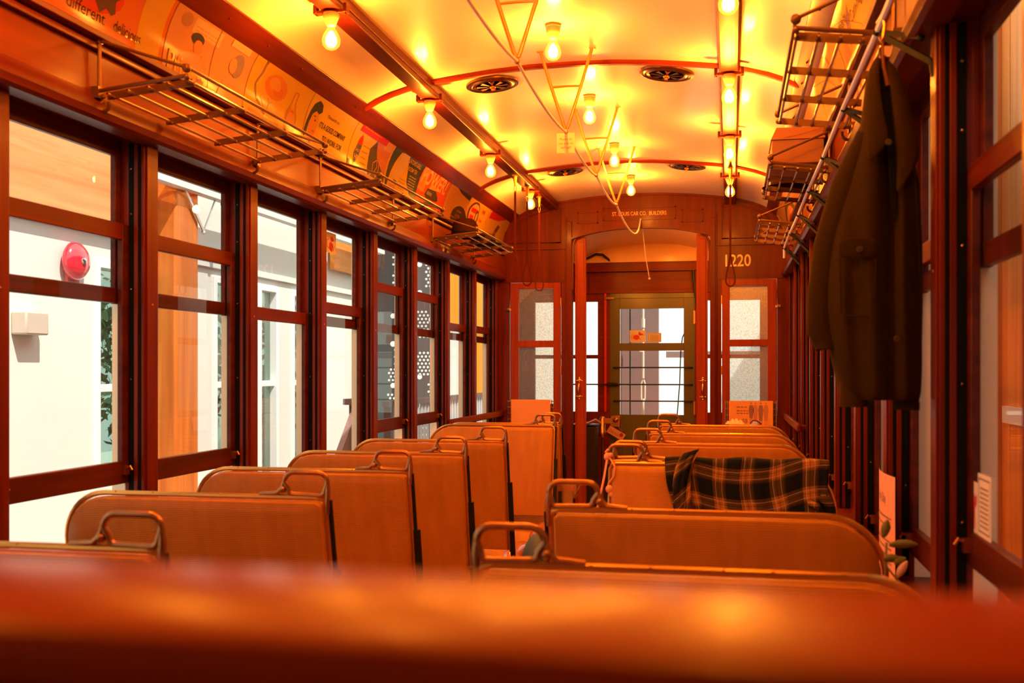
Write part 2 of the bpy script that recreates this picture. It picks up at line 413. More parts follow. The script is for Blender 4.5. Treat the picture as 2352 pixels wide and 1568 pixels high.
# side walls: frieze board, sill panel, posts, outer skin
bays = {-1: [], 1: []}
for s, nm in ((-1, 'left'), (1, 'right')):
    X = lambda a, b: (min(s * a, s * b), max(s * a, s * b))
    root = M()
    root.box(*X(1.20, 1.30), YEND, YB, 2.098, 2.62)                 # outer body over the windows
    root.box(*X(1.19, 1.32), YEND, YB, -0.05, 0.70)                 # side panel
    root.box(*X(1.15, 1.31), YEND, YB, 0.70, 0.738)                 # sill
    root.box(*X(1.165, 1.19), YEND, YB, 0.02, 0.12); root.box(*X(1.175, 1.19), YEND, YB, 0.58, 0.70)
    wall = struct(root.out('wall_' + nm, W_Y, bevel=0.003))
    lb = M(); lb.box(*X(1.155, 1.20), YEND, YB, 2.10, 2.34); struct(lb.out('letter_board', W_FR, parent=wall))
    for k, yp in enumerate(POSTS):
        if yp - PW < YEND: continue
        p = M()
        a = 1.18
        p.box(*X(a, 1.248), yp - PW, yp, 0.735, 2.10, W_Z); p.box(*X(1.248, 1.298), yp - PW, yp, 0.735, 2.10, REVEAL); p.box(*X(1.247, 1.263), yp - PW - 0.0015, yp + 0.0015, 1.60, 2.10, W_Z)
        p.box(*X(a - 0.006, a + 0.01), yp - PW + 0.012, yp - 0.012, 0.735, 2.085, W_Z)
        for yy, sg in ((yp - PW, -1), (yp, 1)):                       # dark sash channels in both jambs
            p.box(*X(1.216, 1.234), min(yy, yy + sg * 0.004), max(yy, yy + sg * 0.004), 0.74, 2.085, SLOT); p.box(*X(1.190, 1.199), min(yy, yy + sg * 0.003), max(yy, yy + sg * 0.003), 0.74, 2.085, SLOT)
            p.box(*X(1.200, 1.214), min(yy, yy + sg * 0.006), max(yy, yy + sg * 0.006), 0.74, 2.085, W_Z)
            for z in (1.0, 1.3, 1.6, 1.85, 2.0):
                p.ball((s * 1.225, yy + sg * 0.004, z), 0.0035, BRASS, sub=1)
        p.ball((s * 1.178, yp - 0.045, 1.55), 0.007, BRASS, sub=1)
        struct(p.out('post', None, parent=wall, bevel=0.003))
    for k in range(len(POSTS) - 1): bays[s].append((POSTS[k], POSTS[k + 1] - PW))
TOPRAIL = {-1: {5: 1.760, 6: 1.750, 7: 1.545, 8: 1.615, 9: 1.778, 10: 1.780, 11: 1.615, 12: 1.625}, 1: {4: 1.715, 5: 1.613, 6: 1.56, 7: 1.60, 8: 1.56}}
wn = 0
for s in (-1, 1):
    X = lambda a, b: (min(s * a, s * b), max(s * a, s * b))
    for k, (y0, y1) in enumerate(bays[s]):
        wn += 1
        zA = TOPRAIL[s].get(k, 1.545)
        # outer fixed sash is the window object itself
        m = M(); st = 0.036
        m.box(*X(1.262, 1.282), y0, y0 + st, 1.55, 2.10); m.box(*X(1.262, 1.282), y1 - st, y1, 1.55, 2.10)
        m.box(*X(1.262, 1.282), y0 + st, y1 - st, 2.040, 2.10); m.box(*X(1.262, 1.282), y0 + st, y1 - st, 1.552, 1.603)
        w = struct(m.out('window_%d' % wn, W_DARK, bevel=0.003))
        g = M(); g.box(*X(1.271, 1.273), y0 + st - 0.004, y1 - st + 0.004, 1.60, 2.045); struct(g.out('pane', GLASS, parent=w))
        m = M(); zb = zA - 0.805
        m.box(*X(1.236, 1.256), y0, y0 + st, zb, zA + 0.055, W_DARK); m.box(*X(1.236, 1.256), y1 - st, y1, zb, zA + 0.055, W_DARK)
        m.box(*X(1.235, 1.257), y0 + st, y1 - st, zA, zA + 0.055, W_Y); m.box(*X(1.235, 1.257), y0 + st, y1 - st, zb, zb + 0.074, W_DARK)
        ls = struct(m.out('lower_sash', None, parent=w, bevel=0.003))
        g = M(); g.box(*X(1.245, 1.247), y0 + st - 0.004, y1 - st + 0.004, zb + 0.07, zA + 0.004); struct(g.out('pane', GLASS, parent=ls))
        for yy in (y0 + 0.03, y1 - 0.03):
            l = M(); l.box(*X(1.221, 1.238), yy - 0.012, yy + 0.012, zb + 0.03, zb + 0.06); l.tube([(s * 1.228, yy, zb + 0.05), (s * 1.212, yy, zb + 0.058), (s * 1.205, yy, zb + 0.045)], 0.0045, seg=6)
            struct(l.out('latch', BRASS, parent=ls))
# closed end behind the camera
m = M(); m.box(-1.32, 1.32, YEND - 0.06, YEND, -0.05, 2.85)
struct(m.out('wall_back', W_Z))

# ------------------------------------------------------------------ bulkhead with arched doorway
def arch_z(x): return 2.505 - 0.075 * (abs(x) / 0.56) ** 2.4
m = M(); T = 0.05
# header: from the arch up to the ceiling
xs = [-0.60 + 1.2 * i / 30 for i in range(31)]
m.prism([(x, YB, arch_z(x)) for x in xs] + [(x, YB, zc(x) + 0.02) for x in xs[::-1]], (0, T, 0))
for s in (-1, 1):
    X = lambda a, b: (min(s * a, s * b), max(s * a, s * b))
    pr = [(x, z) for x, z in CP + COVE[1:] if x > 0.60]
    m.prism([(s * 0.60, YB, 2.07), (s * 1.19, YB, 2.07), (s * 1.19, YB, 2.33)] + [(s * x, YB, z + 0.01) for x, z in pr[::-1]] + [(s * 0.60, YB, zc(0.6) + 0.02)], (0, T, 0))
    m.box(*X(1.095, 1.32), YB, YB + T, 0, 2.07); m.box(*X(0.60, 0.655), YB, YB + T, 0, 2.07)
    m.box(*X(0.655, 1.095), YB, YB + T, 0, 0.72)
wall_front = struct(m.out('wall_front', W_Z))
m = M()                                                            # applied mouldings of the bulkhead
def ring(m, x0, x1, z0, z1, w=0.010, d=0.008, y=YB):
    for a in ((x0, x1, z0, z0 + w), (x0, x1, z1 - w, z1), (x0, x0 + w, z0, z1), (x1 - w, x1, z0, z1)): m.box(a[0], a[1], y - d, y, a[2], a[3])
ring(m, -0.305, 0.290, 2.565, 2.672); ring(m, -0.52, -0.345, 2.545, 2.645); ring(m, 0.335, 0.51, 2.535, 2.640)
for s in (-1, 1):
    pts = [(0.66, 2.395)] + [(x, zc(x) - 0.055) for x in (0.66, 0.75, 0.85, 0.93, 1.0)] + [(1.06, 2.50), (1.10, 2.395)]
    m.tube([(s * x, YB - 0.002, z) for x, z in pts], 0.006, seg=6, closed=True)
    m.box(min(s * 0.62, s * 1.17), max(s * 0.62, s * 1.17), YB - 0.014, YB, 2.338, 2.352)
    m.box(min(s * 0.62, s * 1.14), max(s * 0.62, s * 1.14), YB - 0.008, YB, 2.066, 2.076)
pr = [(x, z) for x, z in CP + COVE[1:]]
sv = [(-x, z) for x, z in pr[::-1]] + pr[1:]
for (a, za), (b, zb) in zip(sv, sv[1:]): m.bar((a, YB - 0.006, za - 0.008), (b, YB - 0.006, zb - 0.008), 0.012, 0.022)
struct(m.out('moulding', W_X, parent=wall_front, bevel=0.001))
# door posts of the arch
for s in (-1, 1):
    X = lambda a, b: (min(s * a, s * b), max(s * a, s * b))
    m = M(); m.box(*X(0.565, 0.608), YB - 0.018, YB + 0.08, 0, arch_z(0.5) + 0.12); m.box(*X(0.605, 0.62), YB - 0.012, YB, 0, 2.60)
    struct(m.out('post', W_Z, parent=wall_front, bevel=0.004))
    m = M(); m.box(*X(0.455, 0.545), YB + 0.035, YB + 0.085, 0, 2.44); m.box(*X(0.470, 0.53), YB + 0.027, YB + 0.036, 0, 2.40)
    struct(m.out('post', wood('bright_door_post', (0.34, 0.045, 0.006), (0.24, 0.028, 0.004), 'Z'), parent=wall_front, bevel=0.003))
m = M(); xs = [-0.567 + 1.134 * i / 30 for i in range(31)]
for a, b in zip(xs, xs[1:]): m.bar((a, YB - 0.006, arch_z(a) - 0.004), (b, YB - 0.006, arch_z(b) - 0.004), 0.05, 0.014)
for s in (-1, 1):
    m.tube([(s * 0.50, YB + 0.0, arch_z(0.5) - 0.01), (s * 0.535, YB, 2.425), (s * 0.556, YB, 2.38), (s * 0.562, YB, 2.30), (s * 0.562, YB, 2.0)], 0.009, seg=6)
struct(m.out('moulding', W_X, parent=wall_front))
# side lights with patterned glass: two swinging cabinets
dn = 0
for s in (-1, 1):
    X = lambda a, b: (min(s * a, s * b), max(s * a, s * b))
    m = M(); y0, y1 = YB - 0.008, YB + 0.03
    m.box(*X(0.66, 0.722), y0, y1, 0.73, 2.062); m.box(*X(1.018, 1.088), y0, y1, 0.73, 2.062)
    m.box(*X(0.722, 1.018), y0, y1, 2.012, 2.062); m.box(*X(0.722, 1.018), y0, y1, 1.522, 1.578); m.box(*X(0.722, 1.018), y0, y1, 0.73, 1.05)
    dn += 1
    d = struct(m.out('door_%d' % dn, wood('orange_varnished_door_frame', (0.32, 0.045, 0.006), (0.22, 0.028, 0.004), 'Z'), bevel=0.003))
    for z0, z1 in ((1.05, 1.522), (1.578, 2.012)):
        g = M(); g.box(*X(0.722, 1.018), YB + 0.008, YB + 0.012, z0, z1); struct(g.out('pane', frosted(), parent=d))
    h = M(); xl = s * 1.10
    h.box(xl - 0.02, xl + 0.02, YB - 0.016, YB - 0.006, 1.835, 1.85); h.ball((xl - 0.012, YB - 0.02, 1.842), 0.008, sub=1); h.ball((xl + 0.014, YB - 0.02, 1.848), 0.007, sub=1); h.tube([(xl - 0.02, YB - 0.02, 1.83), (xl, YB - 0.026, 1.852), (xl + 0.018, YB - 0.02, 1.832)], 0.004, seg=6)
    struct(h.out('latch', BRASS, parent=d))
    for z in (1.90, 1.33, 0.85):
        h = M(); h.box(s * 0.657 - 0.004, s * 0.657 + 0.004, YB - 0.014, YB - 0.006, z - 0.035, z + 0.035); struct(h.out('hinge', BRASS, parent=d))
# ------------------------------------------------------------------ vestibule
VY = 10.0
m = M(); pr = [(x * 1.0, z) for x, z in ((0, 2.60), (0.25, 2.585), (0.5, 2.53), (0.75, 2.43), (1.0, 2.28), (1.28, 2.05))]
vf = [(-x, z) for x, z in pr[::-1]] + pr[1:]
m.grid([[(x, y, z) for x, z in vf] for y in (YB + T, 9.3)]); m.grid([[(x, y, z + 0.03) for x, z in vf] for y in (YB + T, VY + 0.05)])
m.grid([[(x, 9.3, z) for x, z in vf], [(x, 9.3, z - 0.02) for x, z in vf]]); m.grid([[(x, y, z - 0.02 - (y - 9.3) * 0.12) for x, z in vf] for y in (9.3, VY + 0.05)])
m.prism([(x, VY - 0.07, 2.335) for x in (-0.89, 0.89)] + [(x, VY - 0.07, z) for x, z in ((0.88, 2.337), (0.75, 2.40), (0.5, 2.50), (0.25, 2.555), (0, 2.57), (-0.25, 2.555), (-0.5, 2.50), (-0.75, 2.40), (-0.88, 2.337))], (0, 0.02, 0))
struct(m.out('ceiling_porch', flat('ochre_vestibule_ceiling', (0.86, 0.50, 0.20), rough=0.35, coat=0.2)))
m = M()
for x0, x1, z0, z1 in ((-1.30, 1.30, 2.055, 2.34), (-1.30, -0.385, 0, 0.94), (0.405, 1.30, 0, 0.94), (-0.498, -0.385, 0.94, 2.055), (0.405, 0.515, 0.94, 2.055), (-1.30, -1.10, 0.94, 2.055), (0.99, 1.30, 0.94, 2.055), (-1.10, -0.498, 1.975, 2.055), (0.515, 0.99, 1.975, 2.055), (-1.1, -0.498, 1.44, 1.475), (0.515, 0.99, 1.44, 1.475)):
    m.box(x0, x1, VY, VY + 0.05, z0, z1)
m.box(-1.3, 1.3, VY - 0.05, VY, 2.25, 2.34); m.box(-1.3, 1.3, VY - 0.02, VY, 2.05, 2.075); m.box(-0.58, -0.575, VY - 0.01, VY, 2.08, 2.25)
for s in (-1, 1):
    m.box(min(s * 1.25, s * 1.32), max(s * 1.25, s * 1.32), YB, VY + 0.05, 0, 2.2)
wall_far = struct(m.out('wall_far', wood('red_vestibule_wood', (0.22, 0.024, 0.004), (0.15, 0.014, 0.002), 'X'), bevel=0.002))
m = M(); m.box(-0.435, -0.415, VY - 0.012, VY, 0.94, 2.05); struct(m.out('trim', flat('bright_red_paint', (0.75, 0.03, 0.01), 0.3, coat=0.5), parent=wall_far))
m = M(); m.flatpoly(text2d('1220', 0.05, -0.70, 2.13), lambda a, b: (a, VY - 0.012, b), None); struct(m.out('lettering', flat('black_paint', (0.02, 0.012, 0.008), 0.5), parent=wall_far, fix=False))
for s, x0, x1 in ((-1, -1.10, -0.498), (1, 0.515, 0.99)):
    g = M(); g.box(x0, x1, VY + 0.022, VY + 0.025, 0.94, 1.975); struct(g.out('pane', GLASS, parent=wall_far))
# green door
m = M(); y0, y1 = VY + 0.0, VY + 0.04
for x0, x1, z0, z1 in ((-0.385, -0.290, 0, 2.056), (0.302, 0.405, 0, 2.056), (-0.290, 0.302, 1.905, 2.056), (-0.290, 0.302, 1.512, 1.583), (-0.290, 0.302, 0, 0.915)): m.box(x0, x1, y0, y1, z0, z1)
for z0, z1 in ((0.50, 0.80), (0.12, 0.42)): m.box(-0.26, 0.27, y0 - 0.006, y0, z0, z1)
m.box(-0.385, 0.40, y0 - 0.004, y0, 2.0, 2.004)
door = struct(m.out('door_3', flat('olive_green_door_paint', (0.095, 0.085, 0.028), rough=0.35, coat=0.3, noise=0.1, nscale=4), bevel=0.003))
for z0, z1 in ((1.583, 1.905), (0.915, 1.512)):
    g = M(); g.box(-0.290, 0.302, VY + 0.018, VY + 0.021, z0, z1); struct(g.out('pane', GLASS, parent=door))
for z in (1.82, 0.98): 
    h = M(); h.box(0.392, 0.408, VY - 0.014, VY - 0.001, z - 0.06, z + 0.06); struct(h.out('hinge', BRASS, parent=door))
h = M(); h.box(-0.43, -0.335, VY - 0.03, VY - 0.004, 1.992, 2.018); struct(h.out('latch', flat('dull_bronze_latch', (0.35, 0.2, 0.08), 0.4, 0.6), parent=door, bevel=0.006))
h = M(); h.box(-0.375, -0.285, VY - 0.03, VY - 0.001, 0.80, 0.905); h.ball((-0.325, VY - 0.05, 0.865), 0.024); struct(h.out('lock', BRASS, parent=door, bevel=0.003))
# ================================================================== seats
def seat_proto(s, r, name='walkover_seat', back_only=False):
    """s: side of the car; r = 1 faces away from the camera, r = -1 faces it. The top edge of the back stands over the thing's origin line."""
    t = thing(name, 'seat', 'seat', (s * 0.69, 0, 0))
    def q(u, v, z): return (s * (0.302 + u), r * v, z)
    def lean(z): return 0.115 * (1.0 - z) / 0.53
    Wd = 0.783
    out_ = [(0.012, 0.47)] + [(0.012, 0.975), (0.022, 0.985)] + [(Wd - 0.14 + 0.128 * math.sin(a), 0.848 + 0.137 * math.cos(a)) for a in [i * PI / 16 for i in range(9)]] + [(Wd - 0.012, 0.47)]
    m = M(); n = len(out_)                                              # pillowed woven back
    cu, cz = 0.38, 0.74
    rings = []
    for d, k in ((-0.024, 0.90), (-0.021, 0.985), (-0.012, 1.0), (0.012, 1.0), (0.021, 0.985), (0.024, 0.90)):
        rings.append([m.bm.verts.new(q(cu + (u - cu) * k, lean(z) + d, cz + (z - cz) * k)) for u, z in out_])
    for A, B in zip(rings, rings[1:]):
        for i in range(n): m.face([A[i], A[(i + 1) % n], B[(i + 1) % n], B[i]])
    m.face(rings[0]); m.face(rings[-1])
    m.out('backrest', RATTAN, parent=t, sharp=50)
    m = M(); o2 = [(0.004, 0.47), (0.004, 0.975), (0.010, 0.990), (0.030, 0.995)] + [(Wd - 0.14 + 0.138 * math.sin(a), 0.848 + 0.147 * math.cos(a)) for a in [i * PI / 20 for i in range(11)]] + [(Wd - 0.002, 0.47)]
    m.tube([q(u, lean(z), z) for u, z in o2], 0.0075, seg=8)
    for u in (0.20, 0.30, 0.42, 0.50, 0.61): m.ball(q(u, lean(1) - 0.004, 1.0), 0.0032, sub=1)
    m.out('back_frame', flat('old_gold_edge_rail', (0.62, 0.30, 0.06), 0.28, 0.8), parent=t)
    # grab handle at the aisle corner
    m = M(); z0, w, h, rr = 1.003, 0.120, 0.058, 0.026
    lp = []
    for cx, cz2, a0 in ((w - rr, z0 + h - rr, 0), (rr, z0 + h - rr, PI / 2), (rr * 0.8, z0 + 0.012, PI), (w - rr, z0 + 0.014, 1.5 * PI)):
        k = rr if a0 < 3 else 0.014
        lp += [(cx + k * math.cos(a0 + i * PI / 10), cz2 + k * math.sin(a0 + i * PI / 10)) for i in range(6)]
    m.tube([q(u, 0, z) for u, z in lp], 0.0068, seg=8, closed=True)
    m.tube([q(u, 0, z) for u, z in ((w + 0.002, z0 + 0.030), (w + 0.006, z0 + 0.014), (w + 0.022, z0 + 0.002), (w + 0.07, z0 - 0.002))], [0.0065, 0.008, 0.007, 0.006], seg=8)
    m.tube([q(u, 0, z) for u, z in ((0.0, z0 + 0.03), (-0.002, z0 + 0.01), (0.0, z0 - 0.03), (0.0, z0 - 0.05))], [0.0065, 0.008, 0.007, 0.006], seg=8)
    m.ball(q(w + 0.004, -0.002, z0 + 0.012), 0.010, sub=2)
    m.out('grab_handle', BRONZE, parent=t)
    m = M()                                                             # dark side iron and walk-over lever
    m.bar(q(-0.003, lean(0.99), 0.99), q(-0.003, lean(0.46), 0.46), 0.016, 0.010, up=(0, 1, 0))
    m.bar(q(-0.010, lean(0.80), 0.80), q(-0.012, 0.13, 0.36), 0.022, 0.012, up=(0, 1, 0))
    m.ball(q(-0.012, 0.125, 0.40), 0.026, sc=(0.6, 1, 1)); m.bar(q(-0.012, 0.12, 0.40), q(-0.012, 0.30, 0.33), 0.03, 0.012)
    m.out('side_iron', IRON, parent=t)
    m = M()                                                             # plump cushion with leather ends
    nu, nv = 24, 14; top = []
    for i in range(nu + 1):
        row = []
        for j in range(nv + 1):
            a, b = i / nu, j / nv
            e = min(1, 7 * a, 7 * (1 - a)) ** 0.5 * min(1, 4 * b, 4 * (1 - b)) ** 0.5
            row.append(q(0.0 + a * Wd, 0.12 + b * 0.44, 0.345 + 0.105 * e))
        top.append(row)
    V = m.grid(top); e = [V[i][0] for i in range(nu + 1)] + [V[nu][j] for j in range(1, nv + 1)] + [V[i][nv] for i in range(nu - 1, -1, -1)] + [V[0][j] for j in range(nv - 1, 0, -1)]
    m.face(e[::-1])
    m.out('seat_cushion', RATTAN, parent=t, sharp=70)
    m = M()
    m.tube([q(0.018, 0.13 + i * 0.042, 0.40 + 0.012 * math.sin(i * PI / 10)) for i in range(11)], [0.02] + [0.046] * 9 + [0.02], seg=12)
    m.out('end_bolster', LEATHER, parent=t)
    m = M(); m.box(*sorted((s * 0.34, s * 1.06)), *sorted((r * 0.15, r * 0.53)), 0.29, 0.345); m.box(*sorted((s * 0.36, s * 0.40)), *sorted((r * 0.30, r * 0.38)), 0.0, 0.29); m.box(*sorted((s * 1.0, s * 1.04)), *sorted((r * 0.30, r * 0.38)), 0.0, 0.29); m.box(*sorted((s * 0.34, s * 0.42)), *sorted((r * 0.2, r * 0.48)), 0.0, 0.03)
    m.out('seat_base', IRON, parent=t, bevel=0.004)
    return t
GL, GR = 'woven seats on the left of the aisle', 'woven seats on the right of the aisle'
protoL = seat_proto(-1, 1); protoR = seat_proto(1, 1); revL = seat_proto(-1, -1); revR = seat_proto(1, -1)
LS = [(1.81, 'woven seat at lower left, cut by the picture edge'),
      (2.64, 'second woven seat from the near end, left of the aisle, by the window'),
      (3.375, 'third woven seat from the near end, left of the aisle'),
      (4.128, 'fourth woven seat from the near end, left of the aisle'),
      (4.899, 'fifth woven seat on the left, in front of the facing pair')]
for i, (y, lab) in enumerate(LS):
    if i == 0: protoL.location.y = y; protoL['label'] = lab; protoL['group'] = GL
    else: copy_thing(protoL, (-0.69, y, 0), lab, GL)
copy_thing(protoL, (-0.69, 6.56, 0), 'farthest left woven seat, behind the brighter facing seat', GL)
revL.location.y = 6.33; revL['label'] = 'woven seat on the left turned towards the camera, its back glowing pale orange'; revL['group'] = GL
RS = [(1.80, 'nearest woven seat on the right, its long top edge just over the blurred rail'),
      (2.545, 'second woven seat on the right, between the nearest one and the plaid shirt'),
      (4.02, 'woven seat back to back with the one under the plaid shirt, on its far side'),
      (4.88, 'third woven seat from the bulkhead, right of the aisle'),
      (5.68, 'second woven seat from the bulkhead, right of the aisle'),
      (6.53, 'woven seat nearest the bulkhead on the right, in front of the price poster')]
for i, (y, lab) in enumerate(RS):
    if i == 0: protoR.location.y = y; protoR['label'] = lab; protoR['group'] = GR
    else: copy_thing(protoR, (0.69, y, 0), lab, GR)
revR.location.y = 3.845; revR['label'] = 'woven seat on the right turned towards the camera, a plaid shirt over its back'; revR['group'] = GR

# ================================================================== glossy rail of the end partition in the foreground
t = thing('partition', 'glossy red-brown wooden partition rail, blurred across the whole foreground', 'partition', (0, 0.30, 0))
m = M(); rot = Matrix.Rotation(math.radians(0.3), 3, 'Z')
prof = [(0.246, 1.2565), (0.248, 1.2625), (0.254, 1.2652), (0.30, 1.2668), (0.345, 1.262), (0.356, 1.254), (0.356, 1.245), (0.252, 1.245), (0.248, 1.25)]
m.prism([(-1.15, y, z) for y, z in prof], (2.30, 0, 0)); bmesh.ops.rotate(m.bm, verts=m.bm.verts, cent=(0.735, 0.25, 1.26), matrix=rot)
m.out('top_rail', W_RAIL, parent=t, sharp=30)
m = M(); m.box(-1.14, 1.14, 0.262, 0.335, 0.0, 1.244); m.box(-1.14, 1.14, 0.256, 0.262, 0.0, 1.242)
bmesh.ops.rotate(m.bm, verts=m.bm.verts, cent=(0.735, 0.25, 1.26), matrix=rot)
m.out('panel', W_X, parent=t)

# ================================================================== lamps
core_mat = emit('glowing_filament', (1.0, 0.70, 0.30), 42)
core_mat.cycles.emission_sampling = 'NONE'
bulb_mat = thin_glass('amber_bulb_glass', (1.0, 0.92, 0.70), 0.15)
_n, _l = bulb_mat.node_tree.nodes, bulb_mat.node_tree.links
_em = _n.new('ShaderNodeEmission'); _em.inputs[0].default_value = (1.0, 0.42, 0.05, 1); _em.inputs[1].default_value = 0.55
_ad = _n.new('ShaderNodeAddShader'); _o = _n['Material Output']; _src = _o.inputs[0].links[0].from_socket
_l.new(_src, _ad.inputs[0]); _l.new(_em.outputs[0], _ad.inputs[1]); _l.new(_ad.outputs[0], _o.inputs[0]); bulb_mat.cycles.emission_sampling = 'NONE'
PORC = flat('cream_porcelain_socket', (0.72, 0.46, 0.22), 0.35, coat=0.3)
def lamp_proto(kind):
    t = thing('ceiling_lamp', 'lamp', 'lamp', (0, 0, 0))
    m = M()
    if kind == 'beam': m.box(-0.062, 0.062, -0.014, 0.014, -0.012, 0.0); m.box(-0.066, -0.052, -0.017, 0.017, -0.012, 0.022); m.box(0.052, 0.066, -0.017, 0.017, -0.012, 0.022)
    else: m.lathe([(0.034, 0.0), (0.034, -0.006), (0.028, -0.012)], (0, 0, 0))
    m.out('mounting_plate', W_X if kind == 'beam' else PORC, parent=t, bevel=0.002)
    m = M(); m.lathe([(0.030, -0.010), (0.031, -0.022), (0.024, -0.038), (0.019, -0.052), (0.017, -0.056)], (0, 0, 0))
    m.out('socket', PORC, parent=t)
    m = M(); m.lathe([(0.013, -0.054), (0.015, -0.066), (0.022, -0.078), (0.031, -0.094), (0.035, -0.110), (0.032, -0.128), (0.021, -0.141), (0.006, -0.147)], (0, 0, 0), seg=24)
    b = m.out('bulb', bulb_mat, parent=t, sharp=80)
    m = M(); m.lathe([(0.004, -0.076), (0.010, -0.084), (0.0145, -0.096), (0.0165, -0.109), (0.014, -0.122), (0.006, -0.129)], (0, 0, 0), seg=12); f = m.out('filament', core_mat, parent=b)
    l = bpy.data.lights.new('bulb_light', 'POINT'); l.energy = BULB_WATT; l.color = BULB_COLOR; l.shadow_soft_size = 0.028
    lo = bpy.data.objects.new('bulb_light', l); COL.objects.link(lo); lo.parent = t; lo.location = (0, 0, -0.108)
    return t
pb, pc = lamp_proto('beam'), lamp_proto('flat')
near = ['nearest', 'second', 'third', 'farthest']
first = {'b': True, 'c': True}
def put(proto, key, loc, lab, grp):
    if first[key]: proto.location = loc; proto['label'] = lab; proto['group'] = grp; first[key] = False
    else: copy_thing(proto, loc, lab, grp)
for i, y in enumerate((3.755, 5.08, 6.44, 7.78)):
    put(pb, 'b', (-0.725, y, 2.668), near[i] + ' bare bulb of the four hanging under the left ceiling beam', 'bulbs under the left beam')
for i, y in enumerate((3.65, 4.90, 6.20, 7.50)):
    put(pb, 'b', (0.725, y, 2.668), near[i] + ' bare bulb of the four hanging under the right ceiling beam', 'bulbs under the right beam')
for i, y in enumerate((4.43, 5.61, 6.83, 7.98)):
    put(pc, 'c', (0, y, 2.778), near[i] + ' bare bulb of the row down the middle of the cream ceiling', 'bulbs down the middle of the ceiling')
for i, y in enumerate((2.40, 1.05)):                                   # the rows run on over the camera and light the near seats
    put(pb, 'b', (-0.725, y, 2.668), 'bare bulb of the left beam, over the near seats, above the picture', 'bulbs under the left beam')
    put(pb, 'b', (0.725, y - 0.05, 2.668), 'bare bulb of the right beam, over the near seats, above the picture', 'bulbs under the right beam')
    put(pc, 'c', (0, y + 0.80, 2.778), 'bare bulb of the middle row, over the near seats, above the picture', 'bulbs down the middle of the ceiling')
put(pb, 'b', (0.82, 9.2, 2.40), 'added bulb that lights the porch, unseen behind the bulkhead', 'added porch bulb')  # extra lamp added to light the porch, kept out of sight

# ================================================================== ceiling ventilators
def vent():
    t = thing('ceiling_vent', 'vent', 'vent', (0, 0, 0))
    m = M(); m.lathe([(0.132, 0.002), (0.131, -0.006), (0.120, -0.010), (0.114, -0.006), (0.107, -0.012), (0.098, -0.009), (0.092, -0.013), (0.086, -0.008), (0.080, 0.0)], (0, 0, 0), seg=40)
    m.out('rim', VBR, parent=t, fix=True)
    m = M(); m.lathe([(0.082, -0.0085), (0.001, -0.0085)], (0, 0, 0), SLOT, seg=24); m.out('opening', SLOT, parent=t)
    m = M()
    for k in range(8):
        a = k * PI / 4 + 0.15
        p = [(0.016 * math.cos(a), 0.016 * math.sin(a), -0.013), (0.078 * math.cos(a - 0.20), 0.078 * math.sin(a - 0.20), -0.010), (0.080 * math.cos(a), 0.080 * math.sin(a), -0.016), (0.078 * math.cos(a + 0.20), 0.078 * math.sin(a + 0.20), -0.010)]
        m.prism(p, (0, 0, 0.0015))
    m.out('grille', VBR, parent=t)
    m = M(); m.ball((0, 0, -0.016), 0.017, sc=(1, 1, 0.6)); m.ball((0, 0, -0.026), 0.008); m.out('hub', flat('orange_brass_knob', (0.75, 0.28, 0.05), 0.3, 0.8), parent=t)
    return t
v0 = vent()
vs = [(-0.435, 5.20, 'near'), (0.43, 5.18, 'near'), (-0.435, 7.58, 'far'), (0.43, 7.56, 'far')]
for i, (x, y, w_) in enumerate(vs):
    lab = ('bigger' if w_ == 'near' else 'smaller, farther') + ' round brass ceiling vent %s of the bell cord' % ('left' if x < 0 else 'right')
    loc = (x, y, zc(x) - 0.006)
    o = v0 if i == 0 else copy_thing(v0, loc, lab)
    o.location = loc; o['label'] = lab; o['group'] = 'round brass ceiling vents'; o.rotation_euler.y = 0.10 if x > 0 else -0.10

# ================================================================== bell cord and its V-shaped hangers
HB = flat('orange_gilt_hanger', (0.66, 0.30, 0.08), 0.30, 0.75)
apex = [1.35, 2.52, 3.66, 4.79, 5.89, 6.95]
m = M(); w = 0.118; zt = 0.36
for s in (-1, 1):
    m.tube([(s * w, 0, zt), (s * w * 0.62, 0, zt * 0.58), (s * 0.012, 0, 0.02), (s * 0.004, 0, 0.0)], 0.0075, seg=8)
    m.box(min(s * (w - 0.012), s * (w + 0.016)), max(s * (w - 0.012), s * (w + 0.016)), -0.008, 0.008, zt - 0.006, zt)
m.tube([(-w * 0.60, 0, zt * 0.50), (-w * 0.50, 0, zt * 0.535), (0, 0, zt * 0.54), (w * 0.50, 0, zt * 0.535), (w * 0.60, 0, zt * 0.50)], 0.005, seg=8)
m.tube([(0.008 * math.cos(a), 0.0, -0.012 + 0.010 * math.sin(a)) for a in [i * PI / 5 for i in range(10)]], 0.003, seg=6, closed=True)
hang = m.out('cord_hanger', HB)
hl = ['V-shaped gilt cord hanger above the picture, over the nearest seats', 'V-shaped gilt cord hanger just above the picture edge', 'nearest V-shaped gilt cord hanger, cut by the top of the picture', 'V-shaped gilt cord hanger with the paper notice tied under it', 'V-shaped gilt cord hanger between the noticed one and the farthest', 'farthest V-shaped gilt cord hanger, just before the bulkhead']
for i, y in enumerate(apex):
    o = hang if i == 0 else hang.copy()
    if i: COL.objects.link(o)
    o.location = (0, y, 2.424); tag(o, hl[i], 'cord hanger', 'V-shaped cord hangers')
m = M(); pts = []
ys = [-1.2] + apex
for a, b in zip(ys, ys[1:]):
    for i in range(10):
        f = i / 10; pts.append((0.012 * math.sin(f * PI), a + (b - a) * f, 2.412 - 0.045 * 4 * f * (1 - f)))
for f in [i / 16 for i in range(17)]:
    pts.append((0.03 * math.sin(f * 3), 6.95 + f * 1.84, 2.412 + 0.16 * f - 0.62 * f * (1 - f)))
m.tube(pts, 0.0062, seg=8)
